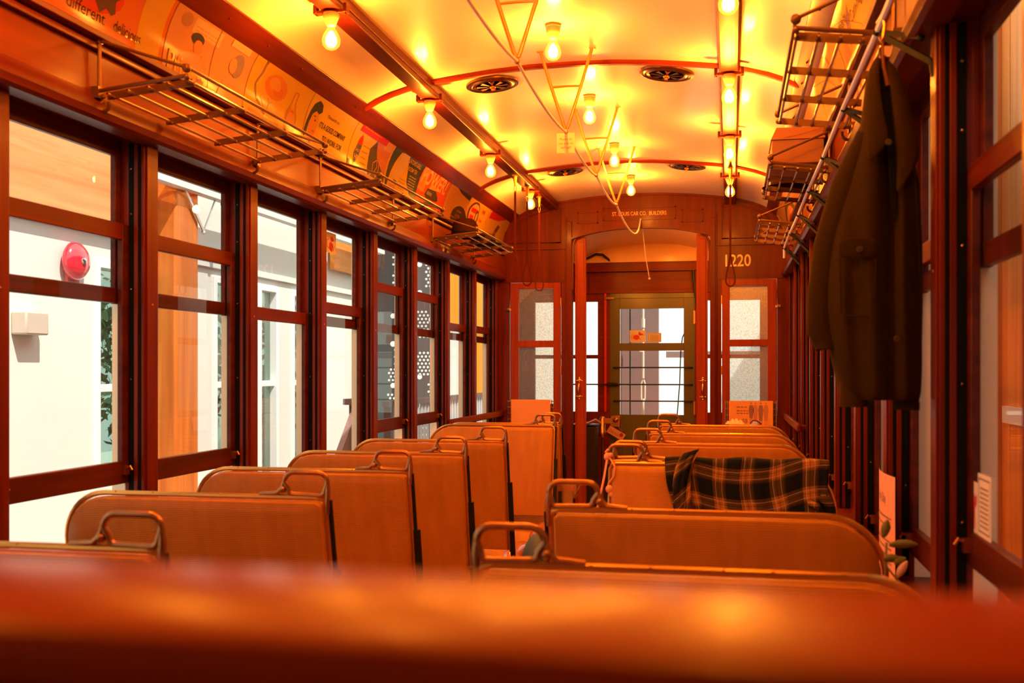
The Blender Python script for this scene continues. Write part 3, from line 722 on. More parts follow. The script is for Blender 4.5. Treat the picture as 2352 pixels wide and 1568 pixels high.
tag(m.out('bell_cord', flat('pale_cotton_rope', (0.98, 0.92, 0.84), 0.9)), 'pale rope bell cord looping along the ceiling centre to the arch', 'cord')
m = M(); m.tube([(-0.005, 9.05, 2.56), (0.010, 9.25, 2.30), (0.028, 9.40, 2.15)], 0.004, seg=6); m.ball((0.029, 9.41, 2.135), 0.012, sub=1)
tag(m.out('pull_cord', flat('pale_cotton_rope', (0.98, 0.92, 0.84), 0.9)), 'thin pale pull cord hanging through the archway', 'cord')
m = M(); X0, X1, Z0, Z1 = -0.042, 0.040, 2.315, 2.405
card = flat('cream_notice_card', (0.85, 0.62, 0.40), 0.7); ink = flat('brown_notice_print', (0.30, 0.12, 0.05), 0.7)
m.box(X0, X1, 4.788, 4.790, Z0, Z1, card); m.tube([(0, 4.789, Z1 - 0.004), (0.0, 4.789, Z1 + 0.02)], 0.002, seg=6, mat=card)
for k, sx in enumerate(('Please do', 'not pull on', 'bell pull')):
    m.flatpoly(text2d(sx, 0.0155, 0, Z1 - 0.032 - k * 0.019, align='CENTER', sq=0.98), lambda a, b: (a, 4.7872, b), ink)
tag(m.out('hanging_notice', fix=False), 'small cream card reading Please do not pull on bell pull, hung from the cord', 'notice')

# ================================================================== hanging straps
def strap(loc, ztop, zbot, lab, yaw=0.0):
    t = thing('hanging_strap', lab, 'strap', loc, 'leather grab straps')
    x, y = loc[0], loc[1]
    m = M(); m.lathe([(0.016, 0), (0.013, -0.03), (0.006, -0.075)], (x, y, ztop), seg=10); m.box(x - 0.02, x + 0.02, y - 0.02, y + 0.02, ztop - 0.006, ztop + 0.004)
    for s in (-1, 1): m.tube([(x + s * 0.005, y, ztop - 0.07), (x + s * 0.008, y, ztop - 0.09), (x + s * 0.003, y, ztop - 0.12)], 0.003, seg=6)
    m.out('bracket', BRASS, parent=t, bevel=0.001)
    m = M(); zj = zbot + 0.24
    m.bar((x, y, ztop - 0.11), (x, y, zj), 0.014, 0.005, up=(0, 1, 0))
    c, s_ = math.cos(yaw), math.sin(yaw); L = []
    for i in range(25):
        f = i / 24; a = 2 * PI * f
        u = 0.040 * math.sin(a) * (math.sin(a / 2) ** 0.9); z = zj - 0.24 * (math.sin(a / 2) ** 1.0)
        L.append((x + u * c, y + u * s_, z))
    m.tube(L, 0.0055, seg=6, flat_=0.6)
    m.out('loop', flat('dark_red_leather_strap', (0.085, 0.012, 0.005), 0.8, spec=0.1), parent=t)
for i, (y, w_) in enumerate(((7.18, 'nearest'), (7.62, 'middle'), (8.12, 'farthest'))):
    strap((-0.72, y, 2.668), 2.668, 1.945 - 0.0 * i, w_ + ' of the three leather straps hanging from the left beam')
strap((0.728, 7.20, 2.668), 2.668, 1.885, 'long dark leather strap hanging from the right beam before the number 1220', 0.3)

# ================================================================== luggage racks
RB = flat('brown_gilt_rack_strip', (0.17, 0.075, 0.022), 0.4, 0.6, noise=0.2, nscale=30); RR = flat('bright_brass_rack_rod', (0.62, 0.36, 0.12), 0.25, 0.9)
def rack(s, y0, y1, lab):
    xo, xi, zo, zi = (0.852 if s < 0 else 0.900), 1.135, 2.200, 2.172
    t = thing('luggage_rack', lab, 'luggage rack', (s * 1.15, (y0 + y1) / 2, 2.18), 'brass luggage racks')
    ys = [y0 + (y1 - y0) * k / 3 for k in range(4)]
    for y in ys:
        m = M(); m.bar((s * xo, y, zo - 0.004), (s * xi, y, zi - 0.004), 0.005, 0.022); m.out('cross_strip', RB, parent=t)
    for k in range(5):
        m = M(); f = k / 4; x, z = xo + (xi - 0.02 - xo) * f, zo + (zi - zo) * f
        m.tube([(s * x, y0 - 0.035, z - 0.006), (s * x, y1 + 0.02, z - 0.006)], 0.0048, RR, seg=8)
        for y in ys: m.ball((s * x, y, z - 0.008), 0.0085, RB, sub=1)
        m.out('rod', None, parent=t)
    m = M()
    m.tube([(s * (xo - 0.004), y0 - 0.06, zo + 0.030), (s * (xo - 0.004), y1 + 0.04, zo + 0.030)], 0.0055, seg=8)
    for y in (y0 - 0.045, y1 + 0.025):
        m.tube([(s * xi, y, 2.325), (s * xi, y, zi + 0.004)], 0.006, seg=8)
        m.tube([(s * xi, y, zi + 0.002), (s * (xo - 0.004), y, zo + 0.004)], 0.0065, seg=8)
        m.tube([(s * xi, y, 2.325), (s * (xo - 0.004), y, zo + 0.028)], 0.005, seg=8)
        m.ball((s * (xo - 0.004), y, zo + 0.026), 0.014, sub=2); m.ball((s * (xo - 0.004), y, zo), 0.010, sub=2)
        m.box(min(s * 1.13, s * 1.157), max(s * 1.13, s * 1.157), y - 0.014, y + 0.014, 2.15, 2.185); m.box(min(s * 1.13, s * 1.157), max(s * 1.13, s * 1.157), y - 0.012, y + 0.012, 2.315, 2.335)
    m.out('frame', RB, parent=t)
    for y in (y0 - 0.02, y1 - 0.02):
        m = M(); m.tube([(s * 1.14, y, 2.165)] + [(s * (1.122 + 0.020 * math.cos(a)), y - 0.012 + 0.004 * a, 2.135 + 0.022 * math.sin(a)) for a in [0.6 - i * 0.5 for i in range(9)]], 0.0055, seg=8); m.ball((s * 1.128, y - 0.016, 2.158), 0.008, sub=1)
        m.out('hook', RB, parent=t)
rack(-1, 2.95, 3.98, 'nearest brass luggage rack on the left wall, empty, under the pink poster')
rack(-1, 4.72, 5.74, 'middle brass luggage rack on the left wall, empty')
rack(-1, 6.62, 7.66, 'farthest brass luggage rack on the left wall, carrying two hats')
rack(1, 2.86, 3.82, 'nearest brass luggage rack on the right wall, empty, behind the hanging coat')
rack(1, 4.66, 5.50, 'middle brass luggage rack on the right wall, carrying a cardboard box')
rack(1, 6.42, 7.32, 'farthest brass luggage rack on the right wall, in front of the 1220 panel')

# pale rod on iron brackets along the right wall
t = thing('curtain_rod', 'thin pale rod on black V brackets running along the right wall', 'rod', (1.08, 4.5, 2.158))
nodes = [1.15 + 0.775 * k for k in range(9)]
m = M(); m.tube([(1.08, 0.5, 2.150)] + [(1.08 + 0.002 * (-1) ** k, y, 2.150 - 0.0015 * (k % 2)) for k, y in enumerate(nodes)] + [(1.081, nodes[-1], 2.15), (1.082, nodes[-1] + 0.01, 2.08)], 0.0088, seg=8)
m.out('pole', flat('pale_pink_rod', (0.98, 0.90, 0.84), 0.6), parent=t)
for y in nodes:
    m = M(); m.bar((1.083, y, 2.146), (1.152, y - 0.17, 2.078), 0.010, 0.012); m.bar((1.083, y, 2.143), (1.172, y - 0.18, 2.018), 0.010, 0.013)
    m.ball((1.08, y, 2.146), 0.012, sub=1); m.ball((1.152, y - 0.17, 2.076), 0.010, sub=1); m.tube([(1.172, y - 0.18, 2.022), (1.174, y - 0.182, 2.0), (1.176, y - 0.184, 1.985)], 0.006, seg=6)
    m.out('bracket', IRON, parent=t)
# ================================================================== advertising cards in the coves
import itertools
ARC = [0.0]
for (a, za), (b, zb) in zip(COVE, COVE[1:]): ARC.append(ARC[-1] + math.hypot(b - a, zb - za))
HC = ARC[-1]
def cove(b):                       # b = 0 at the lower edge, HC at the top; returns x, z and inward normal
    d = HC - b
    d = max(0, min(HC - 1e-6, d))
    for k in range(len(COVE) - 1):
        if d <= ARC[k + 1]:
            f = (d - ARC[k]) / (ARC[k + 1] - ARC[k]); (x0, z0), (x1, z1) = COVE[k], COVE[k + 1]
            l = math.hypot(x1 - x0, z1 - z0); nx, nz = (z1 - z0) / l, -(x1 - x0) / l
            return x0 + (x1 - x0) * f, z0 + (z1 - z0) * f, nx, nz
def card_thing(s, y0, y1, lab, ground, deco, grp):
    """deco: list of (rgb, polys, layer) in card coordinates a (reading direction) and b (upwards)."""
    W = y1 - y0
    def mp(off):
        def f(a, b):
            x, z, nx, nz = cove(b); return (s * (x + nx * off), (y0 + a) if s < 0 else (y1 - a), z + nz * off)
        return f
    m = M(); c = flat('ink_%d_%d_%d' % tuple(int(v * 100) for v in ground), tuple(v * 0.36 for v in ground), 0.8, spec=0.04, coat=0.2)
    f0, f1 = mp(0.004), mp(0.0005); nb = 10
    m.grid([[f0(a, HC * j / nb) for j in range(nb + 1)] for a in (-0.0042, W + 0.0042)], c)
    m.flatpoly(rect(W + 0.002, 0, W + 0.0058, HC), mp(0.0046), flat('card_edge_dark_divider', (0.10, 0.035, 0.012), 0.8, spec=0.05), cut=0.03)  # thin dark divider strip between neighbouring cards
    lay = 0.0046
    for rgb, polys in deco:
        k = flat('ink_%d_%d_%d' % tuple(int(v * 100) for v in rgb), tuple(v * 0.36 for v in rgb), 0.8, spec=0.04, coat=0.2)
        q_ = mp(lay); m.flatpoly(polys, (lambda a, b, q_=q_: q_(a, 0.010 + b * 0.84)), k, cut=0.03); lay += 0.0002
    o = m.out('advertising_card', fix=False, sharp=60)
    tag(o, lab, 'poster', grp)
    return W
YEL, ORG, RED, NAV, BLK, CRM, PUR = (0.90, 0.55, 0.08), (0.88, 0.25, 0.04), (0.80, 0.02, 0.01), (0.05, 0.06, 0.10), (0.03, 0.02, 0.02), (0.92, 0.62, 0.32), (0.35, 0.15, 0.25)
GLF, GRT = 'advertising cards on the left cove', 'advertising cards on the right cove'
rnd = random.Random(3)
def lines(x0, y, w, n, dy, h=0.004):
    o = []
    for i in range(n):
        a = x0
        while a < x0 + w - 0.01:
            l = rnd.uniform(0.012, 0.03); o += rect(a, y - i * dy, min(a + l, x0 + w), y - i * dy + h); a += l + 0.006
    return o
# left cove, near to far
card_thing(-1, 0.3, 1.85, 'plain cream card behind the camera on the left cove', CRM, [(ORG, ell(0.7, 0.15, 0.3, 0.09))], GLF)
card_thing(-1, 1.86, 3.29, 'big orange-red card reading different delicious, cut by the picture corner', (0.90, 0.20, 0.03), [
    ((0.92, 0.50, 0.05), rect(1.27, 0.0, 1.41, HC)), ((0.85, 0.06, 0.02), ell(0.95, 0.15, 0.22, 0.09)),
    ((0.16, 0.07, 0.09), [[(0.72, 0.27), (0.80, 0.19), (0.92, 0.16), (1.0, 0.155), (1.02, 0.12), (1.06, 0.075), (1.09, 0.10), (1.12, 0.085), (1.14, 0.10), (1.13, 0.14), (1.18, 0.19), (1.22, 0.27)]]),
    ((0.93, 0.50, 0.06), [[(0.80, 0.27), (0.82, 0.20), (1.08, 0.155), (1.11, 0.17), (1.15, 0.27)]]),
    (BLK, text2d('different', 0.062, 0.90, 0.040, sq=0.92)), (BLK, text2d('delicious', 0.062, 1.14, 0.040, sq=0.72))], GLF)
card_thing(-1, 3.30, 3.90, 'pink card with two drawn men, a speech panel and the yellow word Prize', (0.86, 0.40, 0.22), [
    ((0.92, 0.62, 0.38), rect(0.13, 0.20, 0.33, 0.265)), ((0.75, 0.36, 0.15), lines(0.15, 0.245, 0.16, 3, 0.016)),
    ((0.60, 0.28, 0.22), ell(0.08, 0.235, 0.035, 0.03)), ((0.10, 0.08, 0.09), ell(0.185, 0.185, 0.045, 0.026)), ((0.88, 0.36, 0.18), ell(0.20, 0.155, 0.030, 0.030)),
    ((0.45, 0.22, 0.16), stroke([(0.16, 0.13), (0.20, 0.05), (0.24, 0.13)], 0.004) + stroke([(0.30, 0.29), (0.32, 0.0)], 0.004)),
    ((0.80, 0.34, 0.20), [[(0.06, 0.0), (0.10, 0.10), (0.17, 0.13), (0.24, 0.12), (0.29, 0.09), (0.30, 0.0)]]),
    ((0.93, 0.66, 0.42), [[(0.40, 0.24), (0.55, 0.24), (0.55, 0.275), (0.40, 0.275)]]),
    ((0.40, 0.27, 0.32), ell(0.50, 0.175, 0.045, 0.055)), ((0.82, 0.40, 0.24), ell(0.465, 0.165, 0.028, 0.036)), ((0.78, 0.38, 0.26), [[(0.38, 0.0), (0.42, 0.09), (0.50, 0.12), (0.56, 0.08), (0.57, 0.0)]]),
    ((0.35, 0.10, 0.12), text2d('Jelly', 0.035, 0.225, 0.015)), ((0.95, 0.60, 0.05), text2d('Prize', 0.125, 0.02, 0.004, bold=0.012, sq=0.75))], GLF)
card_thing(-1, 3.91, 4.49, 'yellow card with a plate of noodles, a tall fork and a sauce bottle', (0.92, 0.52, 0.04), [
    ((0.88, 0.30, 0.04), ell(0.24, 0.185, 0.105, 0.060, 26)), ((0.93, 0.45, 0.08), ell(0.22, 0.20, 0.05, 0.03)), ((0.80, 0.22, 0.03), ell(0.27, 0.17, 0.045, 0.028)), ((0.93, 0.42, 0.06), ell(0.25, 0.19, 0.03, 0.02)),
    ((0.42, 0.22, 0.22), stroke([(0.085, 0.285), (0.09, 0.22), (0.06, 0.15), (0.10, 0.09), (0.19, 0.035)], 0.012) + stroke([(0.19, 0.035), (0.155, 0.085), (0.13, 0.12)], 0.004) + stroke([(0.19, 0.035), (0.215, 0.10), (0.24, 0.11)], 0.004) + stroke([(0.215, 0.10), (0.19, 0.12)], 0.004)),
    ((0.15, 0.07, 0.05), stroke([(0.075, 0.29), (0.085, 0.26)], 0.003) + stroke([(0.087, 0.292), (0.089, 0.26)], 0.003) + stroke([(0.10, 0.292), (0.094, 0.26)], 0.003)),
    ((0.85, 0.30, 0.04), lines(0.04, 0.018, 0.30, 1, 0.02, 0.014)),
    ((0.60, 0.20, 0.04), stroke([(0.385, 0.0), (0.385, 0.10), (0.415, 0.16), (0.42, 0.22), (0.45, 0.22), (0.455, 0.16), (0.49, 0.10), (0.49, 0.0)], 0.004)), ((0.90, 0.36, 0.05), [[(0.395, 0.0), (0.395, 0.09), (0.42, 0.14), (0.45, 0.14), (0.48, 0.09), (0.48, 0.0)]]),
    ((0.80, 0.15, 0.03), ell(0.437, 0.115, 0.022, 0.012)), ((0.55, 0.10, 0.03), text2d('Sauce', 0.030, 0.405, 0.045))], GLF)
card_thing(-1, 4.50, 5.06, "yellow card with a dark-haired woman reading It's a good company to work for", (0.92, 0.55, 0.07), [
    ((0.88, 0.36, 0.07), ell(0.085, 0.125, 0.050, 0.075)), ((0.88, 0.36, 0.07), rect(0.06, 0.0, 0.10, 0.08)),
    ((0.055, 0.05, 0.06), [[(0.0, 0.05), (0.012, 0.11), (0.025, 0.17), (0.04, 0.225), (0.08, 0.255), (0.125, 0.24), (0.145, 0.205), (0.12, 0.185), (0.085, 0.195), (0.055, 0.17), (0.04, 0.12), (0.03, 0.06), (0.012, 0.035)]]),
    ((0.12, 0.05, 0.04), ell(0.098, 0.145, 0.008, 0.005) + ell(0.085, 0.165, 0.012, 0.003) + ell(0.077, 0.032, 0.008, 0.013)), ((0.75, 0.12, 0.05), ell(0.100, 0.085, 0.012, 0.006)),
    ((0.12, 0.06, 0.03), text2d('Thousands say:', 0.026, 0.21, 0.195, shear=0.3)),
    (BLK, text2d("IT'S A GOOD COMPANY", 0.044, 0.15, 0.125, shear=0.25, bold=0.012, sq=0.68)), (BLK, text2d('TO WORK FOR', 0.044, 0.215, 0.062, shear=0.25, bold=0.012, sq=0.80))], GLF)
card_thing(-1, 5.07, 5.66, 'card with a red banner, blue and red bottle label and a fried bird on grey', (0.92, 0.55, 0.07), [
    ((0.12, 0.09, 0.11), [[(0.30, 0.0), (0.57, 0.0), (0.57, 0.24), (0.33, 0.24), (0.27, 0.17)]]), ((0.80, 0.25, 0.12), [[(0.33, 0.24), (0.40, 0.14), (0.57, 0.05), (0.57, 0.28), (0.33, 0.28)]]), ((0.90, 0.42, 0.15), rect(0.44, 0.215, 0.56, 0.27)),
    ((0.85, 0.40, 0.20), stroke([(0.33, 0.01), (0.37, 0.05), (0.36, 0.10), (0.41, 0.13), (0.43, 0.09), (0.40, 0.05), (0.43, 0.02), (0.46, 0.07), (0.45, 0.12), (0.48, 0.15)], 0.007)),
    ((0.13, 0.13, 0.18), [[(0.08, 0.02), (0.14, 0.10), (0.15, 0.17), (0.125, 0.20), (0.09, 0.17), (0.065, 0.10)]]), (RED, [[(0.085, 0.16), (0.145, 0.16), (0.14, 0.20), (0.115, 0.225), (0.095, 0.20)]]),
    ((0.9, 0.5, 0.3), text2d('HP', 0.045, 0.075, 0.065, bold=0.01)), ((0.9, 0.5, 0.3), text2d('SAUCE', 0.026, 0.078, 0.115, bold=0.006)),
    ((0.13, 0.13, 0.18), rect(0.0, 0.0, 0.028, 0.05) + rect(0.15, 0.0, 0.27, 0.03)), ((0.45, 0.20, 0.05), lines(0.17, 0.165, 0.09, 4, 0.035)),
    (RED, rect(0.055, 0.238, 0.46, 0.285)), ((0.93, 0.45, 0.12), text2d('BUY FOR TODAY', 0.036, 0.085, 0.249, bold=0.02, sq=0.92))], GLF)
card_thing(-1, 5.67, 6.24, "navy and yellow card reading Eaton's Grill Room Tea", (0.06, 0.07, 0.10), [
    ((0.92, 0.55, 0.06), [[(0.02, 0.0), (0.52, 0.0), (0.44, 0.03), (0.36, 0.10), (0.33, 0.18), (0.27, 0.265), (0.12, 0.265), (0.07, 0.15)]]), ((0.92, 0.62, 0.30), [[(0.10, 0.10), (0.15, 0.27), (0.27, 0.27), (0.29, 0.20), (0.21, 0.08), (0.13, 0.07)]]),
    ((0.08, 0.09, 0.13), [[(0.13, 0.05), (0.17, 0.04), (0.19, 0.07), (0.13, 0.075)]]), ((0.85, 0.45, 0.30), rect(0.05, 0.01, 0.18, 0.04)), ((0.35, 0.10, 0.10), lines(0.06, 0.028, 0.11, 2, 0.012)), ((0.35, 0.22, 0.06), lines(0.22, 0.10, 0.12, 4, 0.022)),
    ((0.93, 0.55, 0.15), text2d("EATON'S GRILL", 0.046, 0.285, 0.232, bold=0.018, sq=0.74)), ((0.93, 0.55, 0.15), text2d('ROOM TEA', 0.042, 0.315, 0.182, bold=0.018, sq=0.82)), ((0.75, 0.60, 0.40), lines(0.38, 0.15, 0.13, 6, 0.019, 0.006))], GLF)
card_thing(-1, 6.25, 6.86, 'red card with a drawn car under the big pale word POWER', (0.85, 0.10, 0.03), [
    ((0.88, 0.30, 0.08), rect(0.0, 0.10, 0.14, HC)), ((0.93, 0.55, 0.25), text2d('POWER!', 0.155, 0.02, 0.165, bold=0.03, sq=0.95)),
    ((0.08, 0.05, 0.06), [[(0.16, 0.09), (0.20, 0.145), (0.38, 0.155), (0.44, 0.12), (0.46, 0.09), (0.40, 0.075), (0.20, 0.07)]]), ((0.86, 0.40, 0.12), [[(0.22, 0.145), (0.25, 0.185), (0.35, 0.19), (0.38, 0.155)]]), ((0.30, 0.25, 0.25), rect(0.20, 0.10, 0.31, 0.125)),
    (BLK, ell(0.33, 0.0, 0.20, 0.055, 20, 0, PI)), ((0.85, 0.35, 0.08), rect(0.26, 0.01, 0.50, 0.035)), ((0.30, 0.08, 0.03), lines(0.28, 0.02, 0.20, 1, 0.01, 0.007))], GLF)
card_thing(-1, 6.87, 7.43, 'wood-grained card with a dark round label', (0.80, 0.33, 0.08), [
    ((0.50, 0.16, 0.04), list(itertools.chain(*[stroke([(0.04 + k * 0.035, 0.0), (0.05 + k * 0.036, 0.12), (0.09 + k * 0.038, 0.26)], 0.006) for k in range(13)]))), (BLK, [[(0.10, 0.29), (0.55, 0.29), (0.55, 0.235), (0.30, 0.25)]]),
    ((0.06, 0.02, 0.015), ell(0.42, 0.03, 0.22, 0.125, 24, 0, PI)), ((0.06, 0.02, 0.015), rect(0.20, 0.0, 0.56, 0.04)), ((0.75, 0.25, 0.15), text2d('in the best', 0.030, 0.33, 0.10)), ((0.75, 0.25, 0.15), text2d('HOTELS', 0.034, 0.31, 0.055))], GLF)
card_thing(-1, 7.44, 8.04, 'yellow and red card with round plates and red lettering', (0.92, 0.50, 0.08), [
    ((0.16, 0.05, 0.03), ell(0.20, 0.15, 0.16, 0.115, 24)), ((0.92, 0.52, 0.15), ell(0.215, 0.15, 0.135, 0.10, 24)), (RED, rect(0.12, 0.165, 0.29, 0.205)), (RED, rect(0.12, 0.095, 0.22, 0.14)), ((0.16, 0.05, 0.03), ell(0.30, 0.13, 0.045, 0.075)), ((0.93, 0.60, 0.2), ell(0.30, 0.14, 0.022, 0.04)),
    (RED, text2d('FINE', 0.05, 0.40, 0.20, bold=0.01)), (RED, text2d('Taste', 0.045, 0.38, 0.12)), ((0.20, 0.08, 0.10), rect(0.36, 0.02, 0.41, 0.09))], GLF)
card_thing(-1, 8.05, 8.76, 'far yellow card with a red corner and a purple ribbon', (0.92, 0.48, 0.06), [
    (RED, [[(0.05, 0.29), (0.62, 0.29), (0.36, 0.22), (0.05, 0.20)]]), ((0.25, 0.06, 0.10), [[(0.28, 0.05), (0.36, 0.05), (0.48, 0.18), (0.40, 0.19)]]), ((0.20, 0.05, 0.05), rect(0.22, 0.0, 0.36, 0.04)), ((0.93, 0.60, 0.3), text2d('PEAK', 0.035, 0.33, 0.09))], GLF)
# right cove, near to far (seen nearly edge-on)
card_thing(1, 0.5, 2.3, 'plain orange card behind the picture edge on the right cove', ORG, [(YEL, ell(0.8, 0.15, 0.3, 0.09))], GRT)
for y0, y1, lab, g, deco in (
    (2.31, 3.30, 'nearest orange card on the right cove, above the coat', (0.92, 0.45, 0.06), [((0.92, 0.30, 0.05), ell(0.35, 0.15, 0.16, 0.10)), ((0.93, 0.58, 0.10), stroke([(0.0, 0.25), (0.3, 0.10), (0.6, 0.02)], 0.02))]),
    (3.31, 4.06, 'orange-yellow card with a mauve lozenge and handwritten words, right cove', (0.92, 0.50, 0.06), [(PUR, [[(0.22, 0.10), (0.34, 0.17), (0.40, 0.23), (0.28, 0.20)]]), ((0.85, 0.30, 0.15), [[(0.10, 0.04), (0.20, 0.09), (0.16, 0.18), (0.05, 0.12)]]), ((0.12, 0.04, 0.03), text2d('"Corn-ridges"', 0.062, 0.34, 0.155, shear=0.35)), ((0.12, 0.04, 0.03), text2d('Made by', 0.05, 0.14, 0.20, shear=0.35)), ((0.20, 0.08, 0.04), stroke([(0.0, 0.28), (0.25, 0.22), (0.5, 0.10), (0.6, 0.02)], 0.003))]),
    (4.07, 4.82, 'yellow card with a curved pink sweep, right cove before the box', (0.93, 0.55, 0.08), [((0.90, 0.38, 0.15), ell(0.20, 0.10, 0.16, 0.07)), ((0.85, 0.25, 0.06), stroke([(0.45, 0.28), (0.50, 0.18), (0.62, 0.06)], 0.03)), ((0.25, 0.08, 0.04), stroke([(0.0, 0.27), (0.3, 0.2), (0.55, 0.05)], 0.003))]),
    (4.83, 5.95, 'pale orange card hidden behind the cardboard box, right cove', (0.93, 0.50, 0.20), [(RED, rect(0.5, 0.03, 0.75, 0.2)), ((0.4, 0.1, 0.05), text2d('COFFEE', 0.09, 0.06, 0.14, bold=0.01))]),
    (5.96, 6.75, 'card with red and cream sweeps between the middle and far racks, right cove', (0.92, 0.52, 0.22), [(RED, [[(0.1, 0.29), (0.25, 0.29), (0.52, 0.05), (0.40, 0.0), (0.28, 0.0)]]), ((0.12, 0.08, 0.04), stroke([(0.45, 0.29), (0.60, 0.15), (0.74, 0.05)], 0.05)), ((0.90, 0.35, 0.08), stroke([(0.32, 0.29), (0.48, 0.15), (0.6, 0.0)], 0.03))]),
    (6.76, 8.70, 'farthest card on the right cove, olive and orange arcs', (0.90, 0.42, 0.12), [((0.20, 0.13, 0.04), ell(0.9, 0.0, 0.5, 0.22, 24, 0, PI)), ((0.90, 0.40, 0.10), ell(0.9, 0.0, 0.38, 0.16, 24, 0, PI)), (RED, ell(0.9, 0.0, 0.2, 0.10, 24, 0, PI))])):
    card_thing(1, y0, y1, lab, g, deco, GRT)

# ================================================================== writing and fittings on the bulkhead
def sign(sx, size, xc, z, rgb, lab, nm, y=YB - 0.0015, bold=0.0, sq=1.0, depth=0.0008):
    m = M(); P = text2d(sx, size, 0, z, align='CENTER', bold=bold, sq=sq)
    m.flatpoly(P, lambda a, b: (a + xc, y - depth, b), None)
    tag(m.out(nm, flat('gilt_%d' % int(rgb[0] * 100), rgb, 0.45, coat=0.2), fix=False), lab, 'lettering')
sign('ST. LOUIS CAR CO.  BUILDERS', 0.046, -0.008, 2.603, (0.90, 0.42, 0.14), 'small gilt lettering ST. LOUIS CAR CO. BUILDERS over the arch', 'builder_lettering', sq=0.72, bold=0.004)
sign('1220', 0.135, 0.778, 2.170, (0.95, 0.48, 0.10), 'large gilt number 1220 on the right of the bulkhead', 'number_lettering', sq=0.83, bold=0.012)
for s, lab in ((-1, 'brass pull handle on the left door post of the arch'), (1, 'brass pull handle on the right door post of the arch')):
    m = M(); x, y = s * 0.508, YB + 0.027
    m.tube([(x, y - 0.004, 1.235), (x, y - 0.030, 1.215), (x, y - 0.036, 1.178), (x, y - 0.030, 1.140), (x, y - 0.004, 1.120)], [0.006, 0.008, 0.012, 0.008, 0.006], seg=10)
    for z, d in ((1.245, 1), (1.110, -1)):
        m.ball((x, y - 0.003, z), 0.016, sc=(1, 0.3, 1)); m.ball((x, y - 0.003, z + d * 0.020), 0.009, sc=(1, 0.4, 1)); m.ball((x - 0.02, y - 0.003, z - d * 0.002), 0.009, sc=(1.3, 0.4, 0.6)); m.ball((x + 0.02, y - 0.003, z - d * 0.002), 0.009, sc=(1.3, 0.4, 0.6))
    tag(m.out('door_handle', flat('bright_brass_pull', (0.85, 0.45, 0.12), 0.22, 1.0)), lab, 'door handle', 'brass pull handles of the arch')
# posters in brass holders below the side lights
for s, x0, x1, lab, lh in ((-1, -1.075, -0.740, 'plain orange poster board in the left bulkhead holder', 'brass wire holder around the left bulkhead poster'), (1, 0.715, 1.060, 'orange fashion poster priced 58 in the right bulkhead holder', 'brass wire holder around the right bulkhead poster')):
    m = M(); c = flat('orange_poster_card', (0.88, 0.36, 0.09), 0.6)
    m.box(x0, x1, YB - 0.040, YB - 0.036, 0.72, 1.085, c)
    if s > 0:
        d = flat('brown_poster_print', (0.28, 0.10, 0.05), 0.6); g = lambda a, b: (x0 + a, YB - 0.0408, 0.72 + b)
        m.flatpoly(text2d('58', 0.052, 0.105, 0.185, bold=0.006, sq=0.8), g, d); m.flatpoly(lines(0.06, 0.31, 0.09, 2, 0.03, 0.008) + lines(0.06, 0.26, 0.09, 1, 0.03, 0.008) + lines(0.06, 0.205, 0.035, 2, 0.02, 0.006), g, d)
        for k, (a, hh) in enumerate(((0.175, 0.11), (0.208, 0.12), (0.25, 0.13), (0.29, 0.13))):
            m.flatpoly(ell(a, 0.345, 0.006, 0.008) + [[(a - 0.013, 0.33), (a + 0.013, 0.33), (a + 0.020, 0.29), (a + 0.012, 0.335 - hh), (a - 0.012, 0.335 - hh), (a - 0.020, 0.29)]] + stroke([(a - 0.006, 0.335 - hh), (a - 0.008, 0.28 - hh)], 0.004) + stroke([(a + 0.006, 0.335 - hh), (a + 0.008, 0.28 - hh)], 0.004), g, flat('poster_figure_%d' % k, ((0.30, 0.14, 0.10), (0.55, 0.22, 0.15), (0.32, 0.15, 0.10), (0.60, 0.22, 0.08))[k], 0.6))
    tag(m.out('poster', fix=False), lab, 'poster')
    m = M()
    for xx in (x0 - 0.028, x0 - 0.012, x1 + 0.008, x1 + 0.026):
        m.tube([(xx, YB - 0.03, 0.74), (xx, YB - 0.03, 1.085)], 0.004, seg=6)
    for z in (1.07, 1.02, 0.97, 0.92, 0.87, 0.80):
        m.tube([(x0 - 0.032, YB - 0.034, z), (x0 - 0.002, YB - 0.034, z)], 0.0035, seg=6); m.tube([(x1 + 0.002, YB - 0.034, z), (x1 + 0.030, YB - 0.034, z)], 0.0035, seg=6)
    m.tube([(x0 - 0.03, YB - 0.047, 0.74), (x1 + 0.03, YB - 0.047, 0.74)], 0.005, seg=6)
    tag(m.out('wire_holder', BRASS), lh, 'holder')
for s, y0, y1, lab in ((-1, 7.06, 8.79, 'glossy wooden guard rail across the farthest left windows'), (1, 6.85, 8.79, 'glossy wooden guard rail across the farthest right windows')):
    m = M(); m.box(min(s * 1.135, s * 1.16), max(s * 1.135, s * 1.16), y0, y1, 0.945, 0.995)
    for y in (y0 + 0.12, y1 - 0.05): m.box(min(s * 1.155, s * 1.20), max(s * 1.155, s * 1.20), y - 0.015, y + 0.015, 0.955, 0.985)
    tag(m.out('guard_rail', W_Y, bevel=0.008), lab, 'guard rail')

